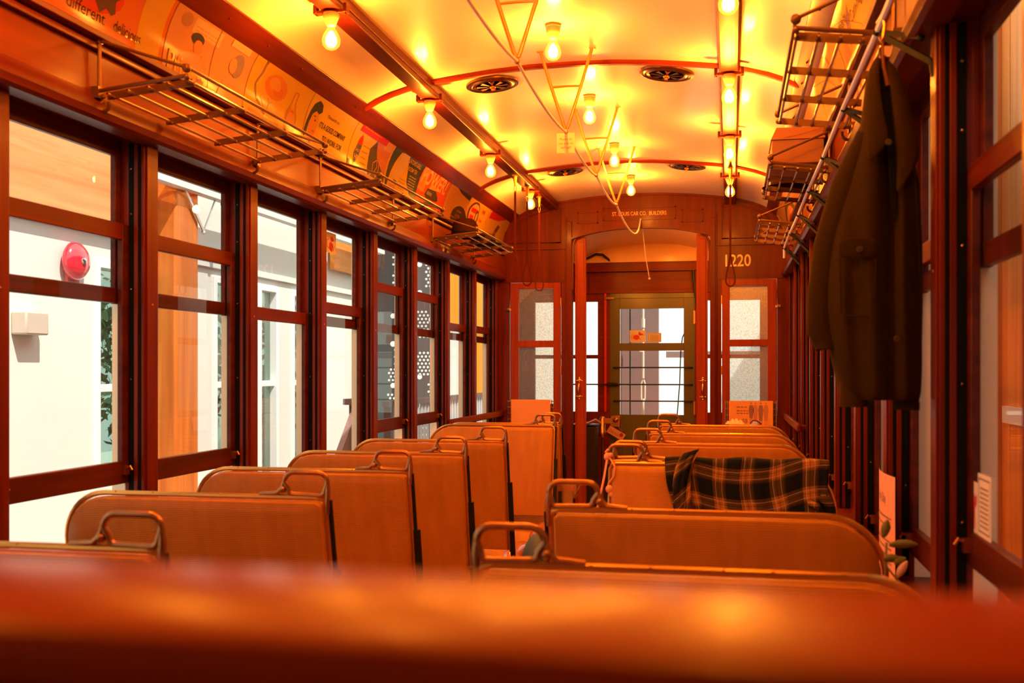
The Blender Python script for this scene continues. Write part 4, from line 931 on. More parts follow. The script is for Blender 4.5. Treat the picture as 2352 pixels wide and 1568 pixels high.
# ================================================================== vestibule fittings
BARM = flat('black_iron_bar', (0.02, 0.022, 0.022), 0.4, 0.5)
for z, x0, x1, lab in ((1.355, -0.335, 0.372, 'upper black guard bar across the green door glass'), (1.197, -0.75, 0.372, 'middle black guard bar with a turnbuckle across the green door glass'), (1.043, -0.335, 0.372, 'lowest black guard bar across the green door glass')):
    m = M(); m.tube([(x0, VY - 0.022, z), (x1, VY - 0.022, z)], 0.0068, seg=8)
    for x in (max(x0, -0.34), x1): m.ball((x, VY - 0.016, z), 0.013, sc=(1.4, 1, 0.8), sub=1); m.tube([(x, VY - 0.02, z), (x, VY + 0.002, z)], 0.006, seg=6)
    if x0 < -0.5:
        m.tube([(-0.42, VY - 0.022, z), (-0.40, VY - 0.022, z + 0.014), (-0.32, VY - 0.022, z + 0.014), (-0.30, VY - 0.022, z), (-0.32, VY - 0.022, z - 0.014), (-0.40, VY - 0.022, z - 0.014)], 0.004, seg=6, closed=True)
    tag(m.out('guard_bar', BARM), lab, 'guard bar', 'black guard bars on the green door')
rat = flat('red_sticker_print', (0.70, 0.03, 0.08), 0.6); paper = flat('white_sticker_paper', (0.80, 0.78, 0.74), 0.6); grey = flat('grey_sticker_print', (0.25, 0.18, 0.17), 0.6)
def animal(kind):
    if kind == 'rat': return ell(0.40, 0.42, 0.20, 0.20) + ell(0.66, 0.66, 0.13, 0.10) + ell(0.60, 0.78, 0.06, 0.07) + [[(0.74, 0.70), (0.90, 0.64), (0.76, 0.58)]] + stroke([(0.22, 0.36), (0.08, 0.30), (0.10, 0.55), (0.20, 0.62)], 0.03) + stroke([(0.55, 0.35), (0.66, 0.22)], 0.05) + stroke([(0.35, 0.25), (0.50, 0.18)], 0.05)
    if kind == 'monkey': return ell(0.50, 0.34, 0.17, 0.22) + ell(0.60, 0.70, 0.14, 0.13) + ell(0.74, 0.68, 0.07, 0.06) + stroke([(0.36, 0.22), (0.14, 0.30), (0.12, 0.60), (0.30, 0.66)], 0.04) + stroke([(0.60, 0.50), (0.72, 0.30), (0.70, 0.12)], 0.07) + stroke([(0.45, 0.20), (0.60, 0.10)], 0.08)
    return [[(0.20, 0.45), (0.30, 0.60), (0.62, 0.62), (0.70, 0.50), (0.66, 0.36), (0.25, 0.34)]] + [[(0.58, 0.55), (0.60, 0.78), (0.68, 0.72), (0.80, 0.72), (0.88, 0.80), (0.90, 0.60), (0.76, 0.50)]] + stroke([(0.24, 0.52), (0.12, 0.66), (0.16, 0.88), (0.26, 0.90)], 0.05) + stroke([(0.28, 0.40), (0.24, 0.08)], 0.07) + stroke([(0.36, 0.40), (0.40, 0.08)], 0.06) + stroke([(0.58, 0.42), (0.58, 0.08)], 0.06) + stroke([(0.66, 0.42), (0.72, 0.08)], 0.06)
def sticker(origin, u, v, nrm, w, h, kind, lab, nm='window_sticker', cat='sticker'):
    m = M(); O, U, V, Nn = Vector(origin), Vector(u), Vector(v), Vector(nrm)
    f = lambda off: (lambda a, b: O + U * a * w + V * b * h + Nn * off)
    m.prism([O, O + U * w, O + U * w + V * h, O + V * h], Nn * 0.0008, paper)
    if kind == 'text':
        m.flatpoly(stroke([(0.08, 0.08), (0.92, 0.08), (0.92, 0.92), (0.08, 0.92), (0.08, 0.08)], 0.03), f(0.0012), grey)
        m.flatpoly([[(0.18, 0.16 + k * 0.075), (0.82, 0.16 + k * 0.075), (0.82, 0.19 + k * 0.075), (0.18, 0.19 + k * 0.075)] for k in range(9)], f(0.0012), grey)
    else:
        m.flatpoly(animal(kind), f(0.0012), rat)
    tag(m.out(nm, fix=False), lab, cat)
sticker((-0.198, VY + 0.015, 1.592), (1, 0, 0), (0, 0, 1), (0, -1, 0), 0.150, 0.112, 'rat', 'sticker with a red rat on the green door glass')
sticker((-0.032, VY + 0.015, 1.592), (1, 0, 0), (0, 0, 1), (0, -1, 0), 0.128, 0.086, 'text', 'small text sticker beside the red rat on the green door')
sticker((-1.243, 5.085, 1.928), (0, 1, 0), (0, 0, 1), (1, 0, 0), 0.145, 0.105, 'monkey', 'sticker with a red monkey in the fourth left window')
bpy.data.objects['window_sticker.002'].location.x = -0.030          # it sits on the outer pane, above the sash
sticker((1.243, 2.470, 0.985), (0, -1, 0), (0, 0, 1), (-1, 0, 0), 0.075, 0.108, 'cat', 'sticker with a red cat in the nearest right window')
sticker((1.243, 2.392, 0.985), (0, -1, 0), (0, 0, 1), (-1, 0, 0), 0.115, 0.130, 'text', 'text sticker with a dark border beside the red cat')
# notice on the right window post
m = M(); pk = flat('pink_notice_paper', (0.84, 0.42, 0.28), 0.7); n1, n2 = (1.172, 3.055), (1.172, 3.375)
g = lambda a, b: (1.1715 - 0.012 * math.sin(a / 0.32 * PI), 3.375 - a, 0.72 + b)
m.grid([[(g(a * 0.02, b)[0], g(a * 0.02, b)[1], g(a * 0.02, b)[2]) for b in (0, 0.318)] for a in range(17)], pk)
g2 = lambda a, b: tuple(Vector(g(a, b)) + Vector((-0.0008, 0, 0)))
m.flatpoly(text2d('Family Day', 0.040, 0.065, 0.235, sq=0.85), g2, grey)
m.flatpoly(lines(0.03, 0.195, 0.25, 2, 0.022, 0.005) + lines(0.03, 0.13, 0.26, 4, 0.020, 0.005), g2, grey)
tag(m.out('paper_notice', fix=False), 'pink paper notice with a heading on the right window post', 'notice')
# tag tied to the lock of the green door
m = M(); c = flat('pink_tag_card', (0.80, 0.38, 0.30), 0.6); o = Vector((-0.375, VY - 0.055, 0.815)); U = Vector((0.86, 0, -0.5)); V = Vector((0.5, 0, 0.86))
m.prism([o, o + U * 0.17, o + U * 0.17 - V * 0.07, o - V * 0.07], (0, 0.0015, 0), c)
g = lambda a, b: o + U * a - V * 0.07 + V * b + Vector((0, -0.0008, 0))
m.flatpoly(text2d('Do not', 0.036, 0.012, 0.020), g, grey); m.flatpoly(ell(0.135, 0.045, 0.018, 0.018), g, flat('dark_red_tag_dot', (0.35, 0.02, 0.02), 0.6)); m.tube([(-0.325, VY - 0.06, 0.86), (-0.29, VY - 0.058, 0.79), (-0.26, VY - 0.056, 0.76)], 0.003, mat=LEATHER, seg=6)
tag(m.out('luggage_tag', fix=False), 'pink tag printed Do not, tied to the green door lock', 'tag')
# brass controller stand
t = thing('controller_stand', 'brass controller column with a lever in the porch, left of the green door', 'controller', (-0.46, 9.45, 0))
m = M(); m.lathe([(0.030, 0.74), (0.034, 0.75), (0.034, 0.79), (0.027, 0.80), (0.027, 0.90), (0.016, 0.92)], (-0.385, 9.42, 0)); m.box(-0.37, -0.30, 9.40, 9.44, 0.86, 0.905); m.out('column_head', BRASS, parent=t)
m = M(); m.tube([(-0.385, 9.42, 0.0), (-0.385, 9.42, 0.75)], 0.011, seg=8); m.out('pole', CHROME, parent=t)
m = M(); m.tube([(-0.39, 9.40, 0.86), (-0.44, 9.38, 0.89), (-0.50, 9.37, 0.862), (-0.60, 9.36, 0.858)], [0.012, 0.014, 0.012, 0.011], seg=8); m.out('lever', flat('dull_pinkish_lever', (0.45, 0.22, 0.18), 0.3, 0.7), parent=t)
m = M(); m.box(-0.66, -0.44, 9.40, 9.62, 0.0, 0.83); m.box(-0.67, -0.43, 9.39, 9.63, 0.83, 0.85); m.out('cabinet', flat('dark_controller_box', (0.03, 0.018, 0.014), 0.4), parent=t, bevel=0.01)
m = M(); m.tube([(-0.66, VY - 0.09, 2.352), (-0.58, VY - 0.10, 2.375), (-0.50, VY - 0.10, 2.412), (-0.44, VY - 0.09, 2.405), (-0.39, VY - 0.08, 2.365), (-0.375, VY - 0.06, 2.348), (-0.42, VY - 0.05, 2.352), (-0.52, VY - 0.05, 2.356), (-0.66, VY - 0.05, 2.352)], 0.012, seg=8)
tag(m.out('hose', flat('black_rubber_hose', (0.012, 0.014, 0.014), 0.5)), 'black hose looped on the porch ledge above the door', 'hose')
m = M(); m.tube([(0.40, VY - 0.03, 2.39), (0.385, VY - 0.04, 2.36), (0.392, VY - 0.03, 2.20), (0.405, VY - 0.03, 2.02), (0.43, VY - 0.03, 1.85)], [0.012, 0.014, 0.012, 0.007, 0.004], seg=8)
tag(m.out('cable', flat('black_rubber_hose', (0.012, 0.014, 0.014), 0.5)), 'black cable hanging beside the right door post in the porch', 'cable')
# ================================================================== coat hanging from the near right rack
COAT = flat('olive_brown_wool', (0.034, 0.018, 0.003), rough=0.95, spec=0.02, noise=0.2, nscale=90)
COAT.node_tree.nodes['Principled BSDF'].inputs['Sheen Weight'].default_value = 0.07
COAT.node_tree.nodes['Principled BSDF'].inputs['Sheen Tint'].default_value = (0.9, 0.6, 0.2, 1)
COAT.node_tree.nodes['Principled BSDF'].inputs['Sheen Roughness'].default_value = 0.4
LINE = flat('dark_coat_lining', (0.012, 0.012, 0.012), rough=0.9, spec=0.1)
CY = 2.62
t = thing('coat', 'olive brown wool coat hanging by its collar from the right-hand rack', 'coat', (1.06, CY, 2.05))
# rows: z, left x, right x, depth, x of the open front, depth of the front groove
ROWS = [(2.055, 1.062, 1.092, 0.020, 1.078, 0.00), (2.035, 1.050, 1.112, 0.035, 1.078, 0.010), (1.99, 1.041, 1.130, 0.050, 1.080, 0.026), (1.93, 1.036, 1.143, 0.060, 1.084, 0.036), (1.86, 1.026, 1.150, 0.068, 1.088, 0.046),
        (1.80, 1.008, 1.152, 0.075, 1.092, 0.050), (1.72, 0.982, 1.156, 0.082, 1.094, 0.045), (1.64, 0.962, 1.160, 0.090, 1.093, 0.040), (1.56, 0.950, 1.163, 0.095, 1.090, 0.034), (1.48, 0.948, 1.165, 0.100, 1.088, 0.028), (1.40, 0.958, 1.166, 0.102, 1.088, 0.024), (1.33, 0.972, 1.166, 0.102, 1.088, 0.020), (1.275, 0.984, 1.164, 0.098, 1.088, 0.016), (1.262, 0.990, 1.160, 0.088, 1.088, 0.012)]
m = M(); rings = []; n = 64
for z, xl, xr, d, xo, gd in ROWS:
    ring = []
    for k in range(n):
        a = 2 * PI * k / n; ca, sa = math.cos(a), math.sin(a)
        x = (xl + xr) / 2 + (xr - xl) / 2 * (abs(ca) ** 0.8) * (1 if ca > 0 else -1)
        y = d * (abs(sa) ** 0.75) * (1 if sa > 0 else -1)
        w = 1 - abs(ca) ** 3
        y += 0.010 * math.sin(x * 95 + z * 4) * w * min(1, (2.05 - z) * 2)
        if sa < 0:                                                       # front, towards the camera: the open edge
            g = math.exp(-((x - xo) / 0.012) ** 2); y += gd * 1.3 * g
            if x > xo: y += 0.010 * math.exp(-(x - xo) / 0.03)
        ring.append((x, CY + y, z))
    rings.append(ring)
m.grid([[rings[r][k] for r in range(len(rings))] for k in range(n)], COAT, closed_u=True)
m.out('body', None, parent=t, sharp=180).modifiers.new('smooth', 'SUBSURF').levels = 1
def panel(name, pts, mat, th=0.006, bulge=0.008, parent=t):
    """a cloth panel given by rows of (x, y, z) points"""
    m = M(); m.grid(pts, mat); o = m.out(name, None, parent=parent, sharp=180)
    s_ = o.modifiers.new('thick', 'SOLIDIFY'); s_.thickness = th; s_.offset = 0
    b = o.modifiers.new('smooth', 'SUBSURF'); b.levels = 1; b.render_levels = 2
    return o
F = CY
panel('collar', [[(1.066, F - 0.028, 2.058), (1.044, F - 0.045, 2.03), (1.037, F - 0.070, 1.95), (1.035, F - 0.088, 1.86), (1.036, F - 0.094, 1.790)],
                 [(1.070, F - 0.034, 2.055), (1.056, F - 0.060, 2.02), (1.054, F - 0.082, 1.95), (1.054, F - 0.098, 1.87), (1.056, F - 0.102, 1.812)],
                 [(1.073, F - 0.032, 2.050), (1.066, F - 0.058, 2.01), (1.070, F - 0.078, 1.94), (1.078, F - 0.092, 1.88), (1.088, F - 0.096, 1.845)]], COAT)
panel('collar', [[(1.079, F - 0.028, 2.055), (1.090, F - 0.038, 2.01), (1.095, F - 0.055, 1.94), (1.100, F - 0.070, 1.86), (1.102, F - 0.080, 1.79), (1.098, F - 0.085, 1.72)],
                 [(1.083, F - 0.030, 2.057), (1.102, F - 0.040, 2.01), (1.115, F - 0.060, 1.94), (1.124, F - 0.076, 1.86), (1.126, F - 0.088, 1.79), (1.108, F - 0.090, 1.735)],
                 [(1.087, F - 0.020, 2.056), (1.112, F - 0.026, 2.02), (1.132, F - 0.040, 1.95), (1.148, F - 0.055, 1.87), (1.160, F - 0.066, 1.815), (1.124, F - 0.088, 1.765)]], COAT)
panel('lining', [[(1.074, F - 0.022, 2.045), (1.078, F - 0.034, 1.95), (1.082, F - 0.050, 1.86), (1.088, F - 0.062, 1.76), (1.094, F - 0.070, 1.66)],
                 [(1.088, F - 0.018, 2.045), (1.100, F - 0.030, 1.95), (1.106, F - 0.044, 1.86), (1.108, F - 0.056, 1.76), (1.104, F - 0.066, 1.66)]], LINE, th=0.002)
m = M(); m.tube([(1.079, F - 0.03, 2.095), (1.077, F - 0.035, 2.07), (1.079, F - 0.038, 2.03), (1.088, F - 0.040, 1.985)], [0.003, 0.003, 0.004, 0.006], seg=6); m.out('hanging_loop', flat('tan_loop_tape', (0.22, 0.07, 0.02), 0.8, spec=0.1), parent=t)
for xl, xr, zt_, zb_ in ((0.972, 1.056, 1.625, 1.585),):
    panel('pocket_flap', [[(xl + (xr - xl) * i / 4, F - 0.100 - 0.006 * math.sin(i / 4 * PI), z + (0.006 * math.sin(i * 0.8))) for z in (zt_, (zt_ + zb_) / 2, zb_ - 0.012 * (1 - abs(i - 2) / 2))] for i in range(5)], COAT, th=0.005)
m = M(); m.tube([(0.975, F - 0.099, 1.585), (0.978, F - 0.104, 1.46), (1.0, F - 0.107, 1.452), (1.05, F - 0.102, 1.452), (1.054, F - 0.100, 1.58)], 0.0022, seg=6); m.out('pocket_seam', COAT, parent=t)
for x, z, y in ((1.018, 1.602, -0.110), (1.081, 1.842, -0.102), (1.098, 1.40, -0.106)):
    m = M(); m.lathe([(0.0065, 0.002), (0.0075, 0.0), (0.006, -0.002)], (x, F + y, z), axis='Y', seg=14); m.out('button', flat('horn_button', (0.045, 0.022, 0.008), 0.4), parent=t)
for pts, rr in (([(1.04, F - 0.02, 1.88), (0.998, F - 0.015, 1.76), (0.960, F - 0.01, 1.62), (0.944, F - 0.01, 1.50), (0.942, F - 0.015, 1.42), (0.956, F - 0.02, 1.385)], [0.02, 0.035, 0.036, 0.034, 0.032, 0.028]),
                ([(1.125, F + 0.02, 1.90), (1.138, F + 0.0, 1.76), (1.140, F - 0.01, 1.62), (1.138, F - 0.02, 1.48), (1.135, F - 0.03, 1.36), (1.13, F - 0.035, 1.245)], [0.015, 0.026, 0.028, 0.029, 0.028, 0.026]),
                ([(1.01, F - 0.03, 1.50), (1.012, F - 0.04, 1.36), (1.012, F - 0.045, 1.252)], [0.02, 0.032, 0.030])):
    m = M(); m.tube(pts, rr, seg=14); m.tube([Vector(pts[-1]) + Vector((0, 0, 0.012)), Vector(pts[-1]) - Vector((0, 0, 0.006))], rr[-1] + 0.002, seg=14); o = m.out('sleeve', COAT, parent=t, sharp=60)
m = M(); m.tube([(1.079, 2.60, 2.16), (1.083, 2.595, 2.13), (1.079, 2.59, 2.10), (1.074, 2.588, 2.09), (1.070, 2.59, 2.10)], 0.004, seg=6); m.tube([(1.079, 2.60, 2.155), (1.08, 2.70, 2.168)], 0.004, seg=6)
tag(m.out('coat_hook', BRASS), 'brass hook holding up the olive coat', 'hook')

# ================================================================== plaid shirt over the reversed right seat
PL = plaid('navy_and_mustard_plaid')
SY = 3.845
def drape(u0, u1, zend, skew, seed, amp=0.006, n=60, mm=26):
    """cloth hanging over the top of the back: j runs from behind, over the edge, down the camera side"""
    rows, uvs = [], []
    rd = random.Random(seed); ph = [rd.uniform(0, 6) for _ in range(4)]
    for i in range(n + 1):
        a = i / n; x0 = u0 + (u1 - u0) * a; row, uv = [], []
        zb = zend(a)
        Ltot = 0.10 + (1.012 - zb)
        for j in range(mm + 1):
            b = j / mm * Ltot
            if b < 0.08: y, z = SY + 0.040, 1.012 - (0.08 - b)
            elif b < 0.125:
                f = (b - 0.08) / 0.045; y, z = SY + 0.040 - 0.080 * f, 1.012 + 0.006 * math.sin(f * PI)
            else: y, z = SY - 0.040, 1.012 - (b - 0.125)
            k = min(1, b / 0.3)
            fold = amp * (math.sin(a * 21 + ph[0] + b * 5) + 0.7 * math.sin(a * 37 + ph[1] - b * 9)) * (0.35 + k)
            tilt = 0.115 * (1.0 - min(z, 1)) / 0.53
            row.append((x0 + skew(a, b) + 0.004 * math.sin(b * 30 + ph[2]), y - tilt * (1 if b > 0.1 else 0.9) - (abs(fold) if b > 0.1 else -abs(fold)), z + 0.003 * math.sin(a * 17 + ph[3])))
            uv.append(((x0 + 0.006 * math.sin(b * 14 + a * 9)) / 0.104, (b + 0.016 * math.sin(a * 7 + 1.0) + 0.055 * max(0, a - 0.45)) / 0.104))
        rows.append(row); uvs.append(uv)
    return rows, uvs
t = thing('plaid_shirt', 'navy and mustard plaid shirt draped over a seat back on the right', 'shirt', (0.80, SY, 1.0))
m = M(); R_, U_ = drape(0.500, 1.062, lambda a: 0.76 + 0.02 * math.sin(a * 8), lambda a, b: 0.20 * max(0, b - 0.12) * (1 - a) ** 2, 5)
m.grid(R_, PL, uvs=U_); o = m.out('shirt_body', None, parent=t, sharp=180, fix=False); q_ = o.modifiers.new('thick', 'SOLIDIFY'); q_.thickness = 0.003
# one rolled sleeve lying over the left part, standing up as a crumpled cuff
m = M(); P_, UU = [], []
pth = [Vector((0.600, SY - 0.020, 1.046)), Vector((0.580, SY - 0.052, 1.020)), Vector((0.568, SY - 0.066, 0.975)), Vector((0.562, SY - 0.082, 0.92)), Vector((0.572, SY - 0.095, 0.87)), Vector((0.580, SY - 0.105, 0.80))]
hw = [0.030, 0.034, 0.032, 0.030, 0.030, 0.028]
nn = 10
for k in range(nn + 1):
    f = k / nn * 2 - 1; row, uv = [], []
    for i, (p, w_) in enumerate(zip(pth, hw)):
        row.append((p.x + f * w_, p.y - 0.016 * (1 - f * f) + 0.006 * math.sin(f * 9 + i), p.z + 0.010 * f * (1 if i < 3 else 0.3)))
        uv.append(((p.x + f * w_ * 1.3 + i * 0.012) / 0.104 + 0.35, (i * 0.045 + f * 0.02) / 0.104))
    P_.append(row); UU.append(uv)
m.grid(P_, PL, uvs=UU); o = m.out('sleeve', None, parent=t, sharp=180, fix=False); q_ = o.modifiers.new('thick', 'SOLIDIFY'); q_.thickness = 0.004; q_ = o.modifiers.new('s', 'SUBSURF'); q_.levels = 1
m = M(); m.tube([(1.03, SY - 0.075, 0.90), (1.055, SY - 0.078, 0.885), (1.066, SY - 0.080, 0.86), (1.068, SY - 0.085, 0.82), (1.066, SY - 0.09, 0.76)], [0.014, 0.018, 0.016, 0.016, 0.016], seg=10)
m.tube([(0.99, SY - 0.085, 0.88), (1.02, SY - 0.090, 0.868), (1.035, SY - 0.092, 0.84), (1.036, SY - 0.095, 0.76)], [0.010, 0.012, 0.012, 0.012], seg=10)
uvl = m.bm.loops.layers.uv.new('UVMap')
for f in m.bm.faces:
    for lp in f.loops: lp[uvl].uv = (lp.vert.co.x / 0.104, lp.vert.co.z / 0.104)
m.out('cuff', PL, parent=t, sharp=90)

# ================================================================== things on the racks
HAT = flat('dark_brown_felt', (0.028, 0.009, 0.003), 0.9, spec=0.02); GFELT = flat('grey_brown_felt', (0.045, 0.026, 0.018), 0.9, spec=0.02)
def hat(c, r, h, mat, lab, tilt=0.0):
    t = thing('felt_hat', lab, 'hat', c, 'hats on the far left rack'); x, y, z = c
    m = M(); m.lathe([(r * 0.62, 0.0), (r * 0.95, 0.006), (r * 1.0, 0.014), (r * 0.97, 0.018), (r * 0.66, 0.010)], (x, y, z), seg=28); m.out('brim', mat, parent=t, sharp=80)
    m = M(); m.lathe([(r * 0.66, 0.008), (r * 0.64, h * 0.5), (r * 0.56, h * 0.85), (r * 0.40, h), (r * 0.12, h * 0.93)], (x, y, z), seg=28); m.out('crown', mat, parent=t, sharp=80)
    m = M(); m.lathe([(r * 0.672, 0.010), (r * 0.668, 0.036), (r * 0.655, 0.036)], (x, y, z), seg=28); m.out('band', SLOT, parent=t)
    return t
hat((-0.995, 6.86, 2.205), 0.135, 0.125, HAT, 'tall dark brown felt hat on the far left luggage rack')
hat((-0.975, 7.32, 2.205), 0.130, 0.085, GFELT, 'lower grey-brown felt hat behind the tall one on the far left rack')
CB = flat('brown_cardboard', (0.42, 0.17, 0.06), 0.75, noise=0.08, nscale=12)
t = thing('cardboard_box', 'brown cardboard box on the middle right luggage rack', 'box', (1.02, 4.98, 2.22))
m = M(); m.box(0.905, 1.120, 4.70, 5.16, 2.214, 2.315); m.out('carton', CB, parent=t, bevel=0.003)
m = M(); m.prism([(0.900, 4.69, 2.315), (1.125, 4.69, 2.315), (1.125, 4.72, 2.368), (0.925, 4.72, 2.372)], (0, 0.45, 0)); m.tube([(0.912, 4.694, 2.316), (1.0, 4.694, 2.330), (1.12, 4.71, 2.362)], 0.0015, seg=4); m.tube([(1.03, 4.694, 2.318), (1.12, 4.71, 2.355)], 0.0015, seg=4); m.out('lid', CB, parent=t, bevel=0.002)
m = M(); m.lathe([(0.02, 0.0), (0.11, 0.006), (0.12, 0.012), (0.08, 0.02), (0.075, 0.07), (0.02, 0.085)], (1.00, 5.34, 2.205), seg=24)
tag(m.out('felt_hat', HAT, sharp=80), 'dark hat beside the cardboard box on the middle right rack', 'hat')

# ================================================================== odds and ends among the seats
t = thing('tied_cord', 'knotted peach ribbon tied to the handle above the plaid-draped seat', 'ribbon', (0.297, 3.84, 1.03))
RIB = flat('peach_ribbon', (0.85, 0.40, 0.22), 0.8); hx = 0.297
m = M(); m.ball((hx, 3.835, 1.018), 0.013, sc=(1, 1, 1.2)); m.ball((hx + 0.012, 3.832, 1.025), 0.009); m.tube([(hx + 0.002, 3.845, 1.02), (hx - 0.006, 3.84, 1.035), (hx + 0.004, 3.835, 1.045)], 0.005, seg=6); m.out('knot', RIB, parent=t)
m = M(); m.tube([(hx, 3.83, 1.012), (hx - 0.008, 3.81, 0.95), (hx - 0.022, 3.80, 0.88), (hx - 0.040, 3.80, 0.80), (hx - 0.05, 3.80, 0.72)], 0.0045, seg=6, flat_=0.6); m.tube([(hx + 0.01, 3.83, 1.015), (hx + 0.030, 3.815, 0.985), (hx + 0.026, 3.81, 0.95), (hx + 0.008, 3.81, 0.925), (hx + 0.004, 3.805, 0.905)], 0.0045, seg=6, flat_=0.6); m.out('tail', RIB, parent=t)
m = M(); m.ball((hx + 0.010, 3.806, 0.905), 0.014, sc=(1, 0.5, 1.1)); m.ball((hx + 0.016, 3.806, 0.888), 0.010, sc=(1, 0.5, 1.2)); m.out('bow', RIB, parent=t)
# leather satchel beside the far left seats
t = thing('satchel', 'small pink-brown satchel with steel clasps beside the far left seat', 'bag', (-0.235, 6.45, 0.60))
m = M(); m.box(-0.285, -0.185, 6.38, 6.52, 0.545, 0.665); m.out('bag_body', flat('pink_brown_leather', (0.45, 0.20, 0.16), 0.25, coat=0.5), parent=t, bevel=0.03)
m = M(); m.box(-0.29, -0.20, 6.36, 6.38, 0.40, 0.60); m.tube([(-0.18, 6.37, 0.60), (-0.155, 6.37, 0.64)], 0.004, seg=6); m.tube([(-0.20, 6.37, 0.565), (-0.16, 6.37, 0.625)], 0.004, CHROME, seg=6); m.out('clasp', IRON, parent=t)
m = M(); m.box(-0.30, -0.17, 6.36, 6.54, 0.0, 0.40); m.out('strap', IRON, parent=t, bevel=0.01)
t = thing('rucksack', 'blue-grey bag with dark straps on the floor by the middle left seats', 'bag', (-0.18, 5.05, 0.0))
m = M(); m.ball((-0.180, 5.05, 0.275), 0.15, sc=(0.62, 0.8, 1.82), sub=3); m.out('bag_body', flat('blue_grey_canvas', (0.06, 0.10, 0.14), 0.6), parent=t)
m = M()
for k in range(3): m.tube([(-0.27 + k * 0.03, 4.94, 0.33), (-0.20 + k * 0.03, 4.93, 0.44 + 0.01 * k), (-0.15 + k * 0.02, 4.97, 0.50)], 0.008, seg=6, flat_=0.4)
m.out('strap', IRON, parent=t)
# sprig, bauble and small cloth things
t = thing('leaf_sprig', 'leafy green sprig with one pale petal between the near right seats and the wall', 'plant', (1.115, 2.55, 0.95))
GRN = flat('sprig_leaf_green', (0.16, 0.17, 0.025), 0.5); PINKL = flat('pale_sprig_petal', (0.75, 0.45, 0.32), 0.6)
def leaf(p, d, L, w, mat, nm):
    m = M(); p, d = Vector(p), Vector(d).normalized(); sd = d.cross(Vector((0, 1, 0.2))).normalized(); up_ = d.cross(sd)
    rows = []
    for i in range(7):
        f = i / 6; ww = w * math.sin(PI * (0.06 + 0.92 * f)) ** 0.8
        c = p + d * L * f - Vector((0, 0, 1)) * 0.10 * L * f * f
        rows.append([c - sd * ww, c + up_ * 0.15 * ww, c + sd * ww])
    m.grid(rows, mat); o = m.out(nm, None, parent=t, sharp=180); s_ = o.modifiers.new('thick', 'SOLIDIFY'); s_.thickness = 0.0012
leaf((1.075, 2.47, 0.945), (1, 0.05, 0.16), 0.062, 0.010, GRN, 'leaf'); leaf((1.065, 2.48, 0.96), (0.2, 0, 1), 0.045, 0.010, GRN, 'leaf'); leaf((1.062, 2.46, 0.915), (1, 0, 0.25), 0.035, 0.010, GRN, 'leaf')
leaf((1.090, 2.46, 0.875), (0.45, 0, 0.9), 0.048, 0.009, PINKL, 'petal'); leaf((1.068, 2.45, 0.875), (0.45, 0, -0.9), 0.07, 0.012, GRN, 'leaf'); leaf((1.085, 2.46, 0.905), (0.7, 0.1, 0.5), 0.03, 0.010, GRN, 'leaf')
m = M(); m.tube([(1.06, 2.46, 0.80), (1.066, 2.46, 0.88), (1.070, 2.47, 0.95)], 0.0025, seg=6); m.tube([(1.068, 2.455, 0.90), (1.10, 2.45, 0.86), (1.115, 2.44, 0.80)], 0.0022, seg=6); m.out('stem', GRN, parent=t)
m = M(); m.ball((1.062, 2.44, 0.862), 0.022, sc=(0.6, 0.8, 1), sub=3)
tag(m.out('bauble', flat('glossy_crimson_glass', (0.30, 0.0, 0.01), 0.08, coat=1.0)), 'glossy crimson bauble at the window end of the second right seat', 'bauble')
m = M()
m.grid([[(0.700 + 0.11 * i / 14, 6.56 + 0.10 * j / 8, 1.006 + 0.030 * math.sin(PI * i / 14) * math.sin(PI * j / 8) * (0.6 + 0.5 * (i / 14)) + 0.010 * math.sin(i * 1.9 + j * 1.1) * math.sin(PI * j / 8)) for j in range(9)] for i in range(15)])
tag(m.out('handkerchief', flat('peach_cloth', (0.88, 0.55, 0.35), 0.9)), 'crumpled peach cloth on the seat back before the price poster', 'cloth')
t = thing('cap', 'white cap with a dark rim below the price poster', 'cap', (0.87, 6.62, 1.0))
m = M(); m.ball((0.872, 6.62, 0.998), 0.032, sc=(0.9, 0.8, 1.0), sub=3); m.out('crown', flat('white_cap_cloth', (0.85, 0.82, 0.85), 0.7), parent=t)
m = M(); m.tube([(0.845, 6.595, 1.008), (0.862, 6.59, 1.028), (0.885, 6.59, 1.026), (0.912, 6.60, 1.005)], 0.005, seg=6); m.out('rim', flat('maroon_cap_rim', (0.16, 0.02, 0.06), 0.6), parent=t)

# ================================================================== outside: the hall the tram stands in
def hallwall(m, x, y0, y1, z0, z1, t_, mat): m.box(x - t_, x, y0, y1, z0, z1, mat)
m = M(); m.box(-16, 12, -6, 30, -1.0, -0.9); struct(m.out('ground', flat('pale_concrete', (0.74, 0.72, 0.66), 0.9, noise=0.05, nscale=2)))
# white wall with tall windows to the left
XW = -3.2
OPEN = [(6.05, 6.80, 0.62, 2.03), (7.62, 8.02, 0.10, 2.06), (8.42, 8.82, 0.10, 2.06), (9.12, 9.62, 0.10, 2.06)]
m = M(); prev = -5.0
for y0, y1, z0, z1 in OPEN:
    m.box(XW - 0.12, XW, prev, y0, -0.9, 3.6); m.box(XW - 0.12, XW, y0, y1, -0.9, z0); m.box(XW - 0.12, XW, y0, y1, z1, 3.6); prev = y1
m.box(XW - 0.12, XW, prev, 11.28, -0.9, 3.6)
m.box(XW, XW + 0.03, 6.70, 11.0, 2.12, 2.17)
hall = struct(m.out('wall_outer_left', WHITE_P))
PINE_ = wood('orange_pine_boarding', (0.85, 0.36, 0.08), (0.65, 0.22, 0.04), 'Y', rough=0.5, coat=0.1, scale=0.5)
m = M(); m.box(XW + 0.035, XW + 0.085, 10.0, 11.25, 2.33, 3.3); tag(m.out('pine_boarding', PINE_), 'orange pine boarding above the white wall outside the fourth left window', 'boarding')
GDK = thin_glass('outer_window_glass', (0.55, 0.66, 0.60), 0.25)
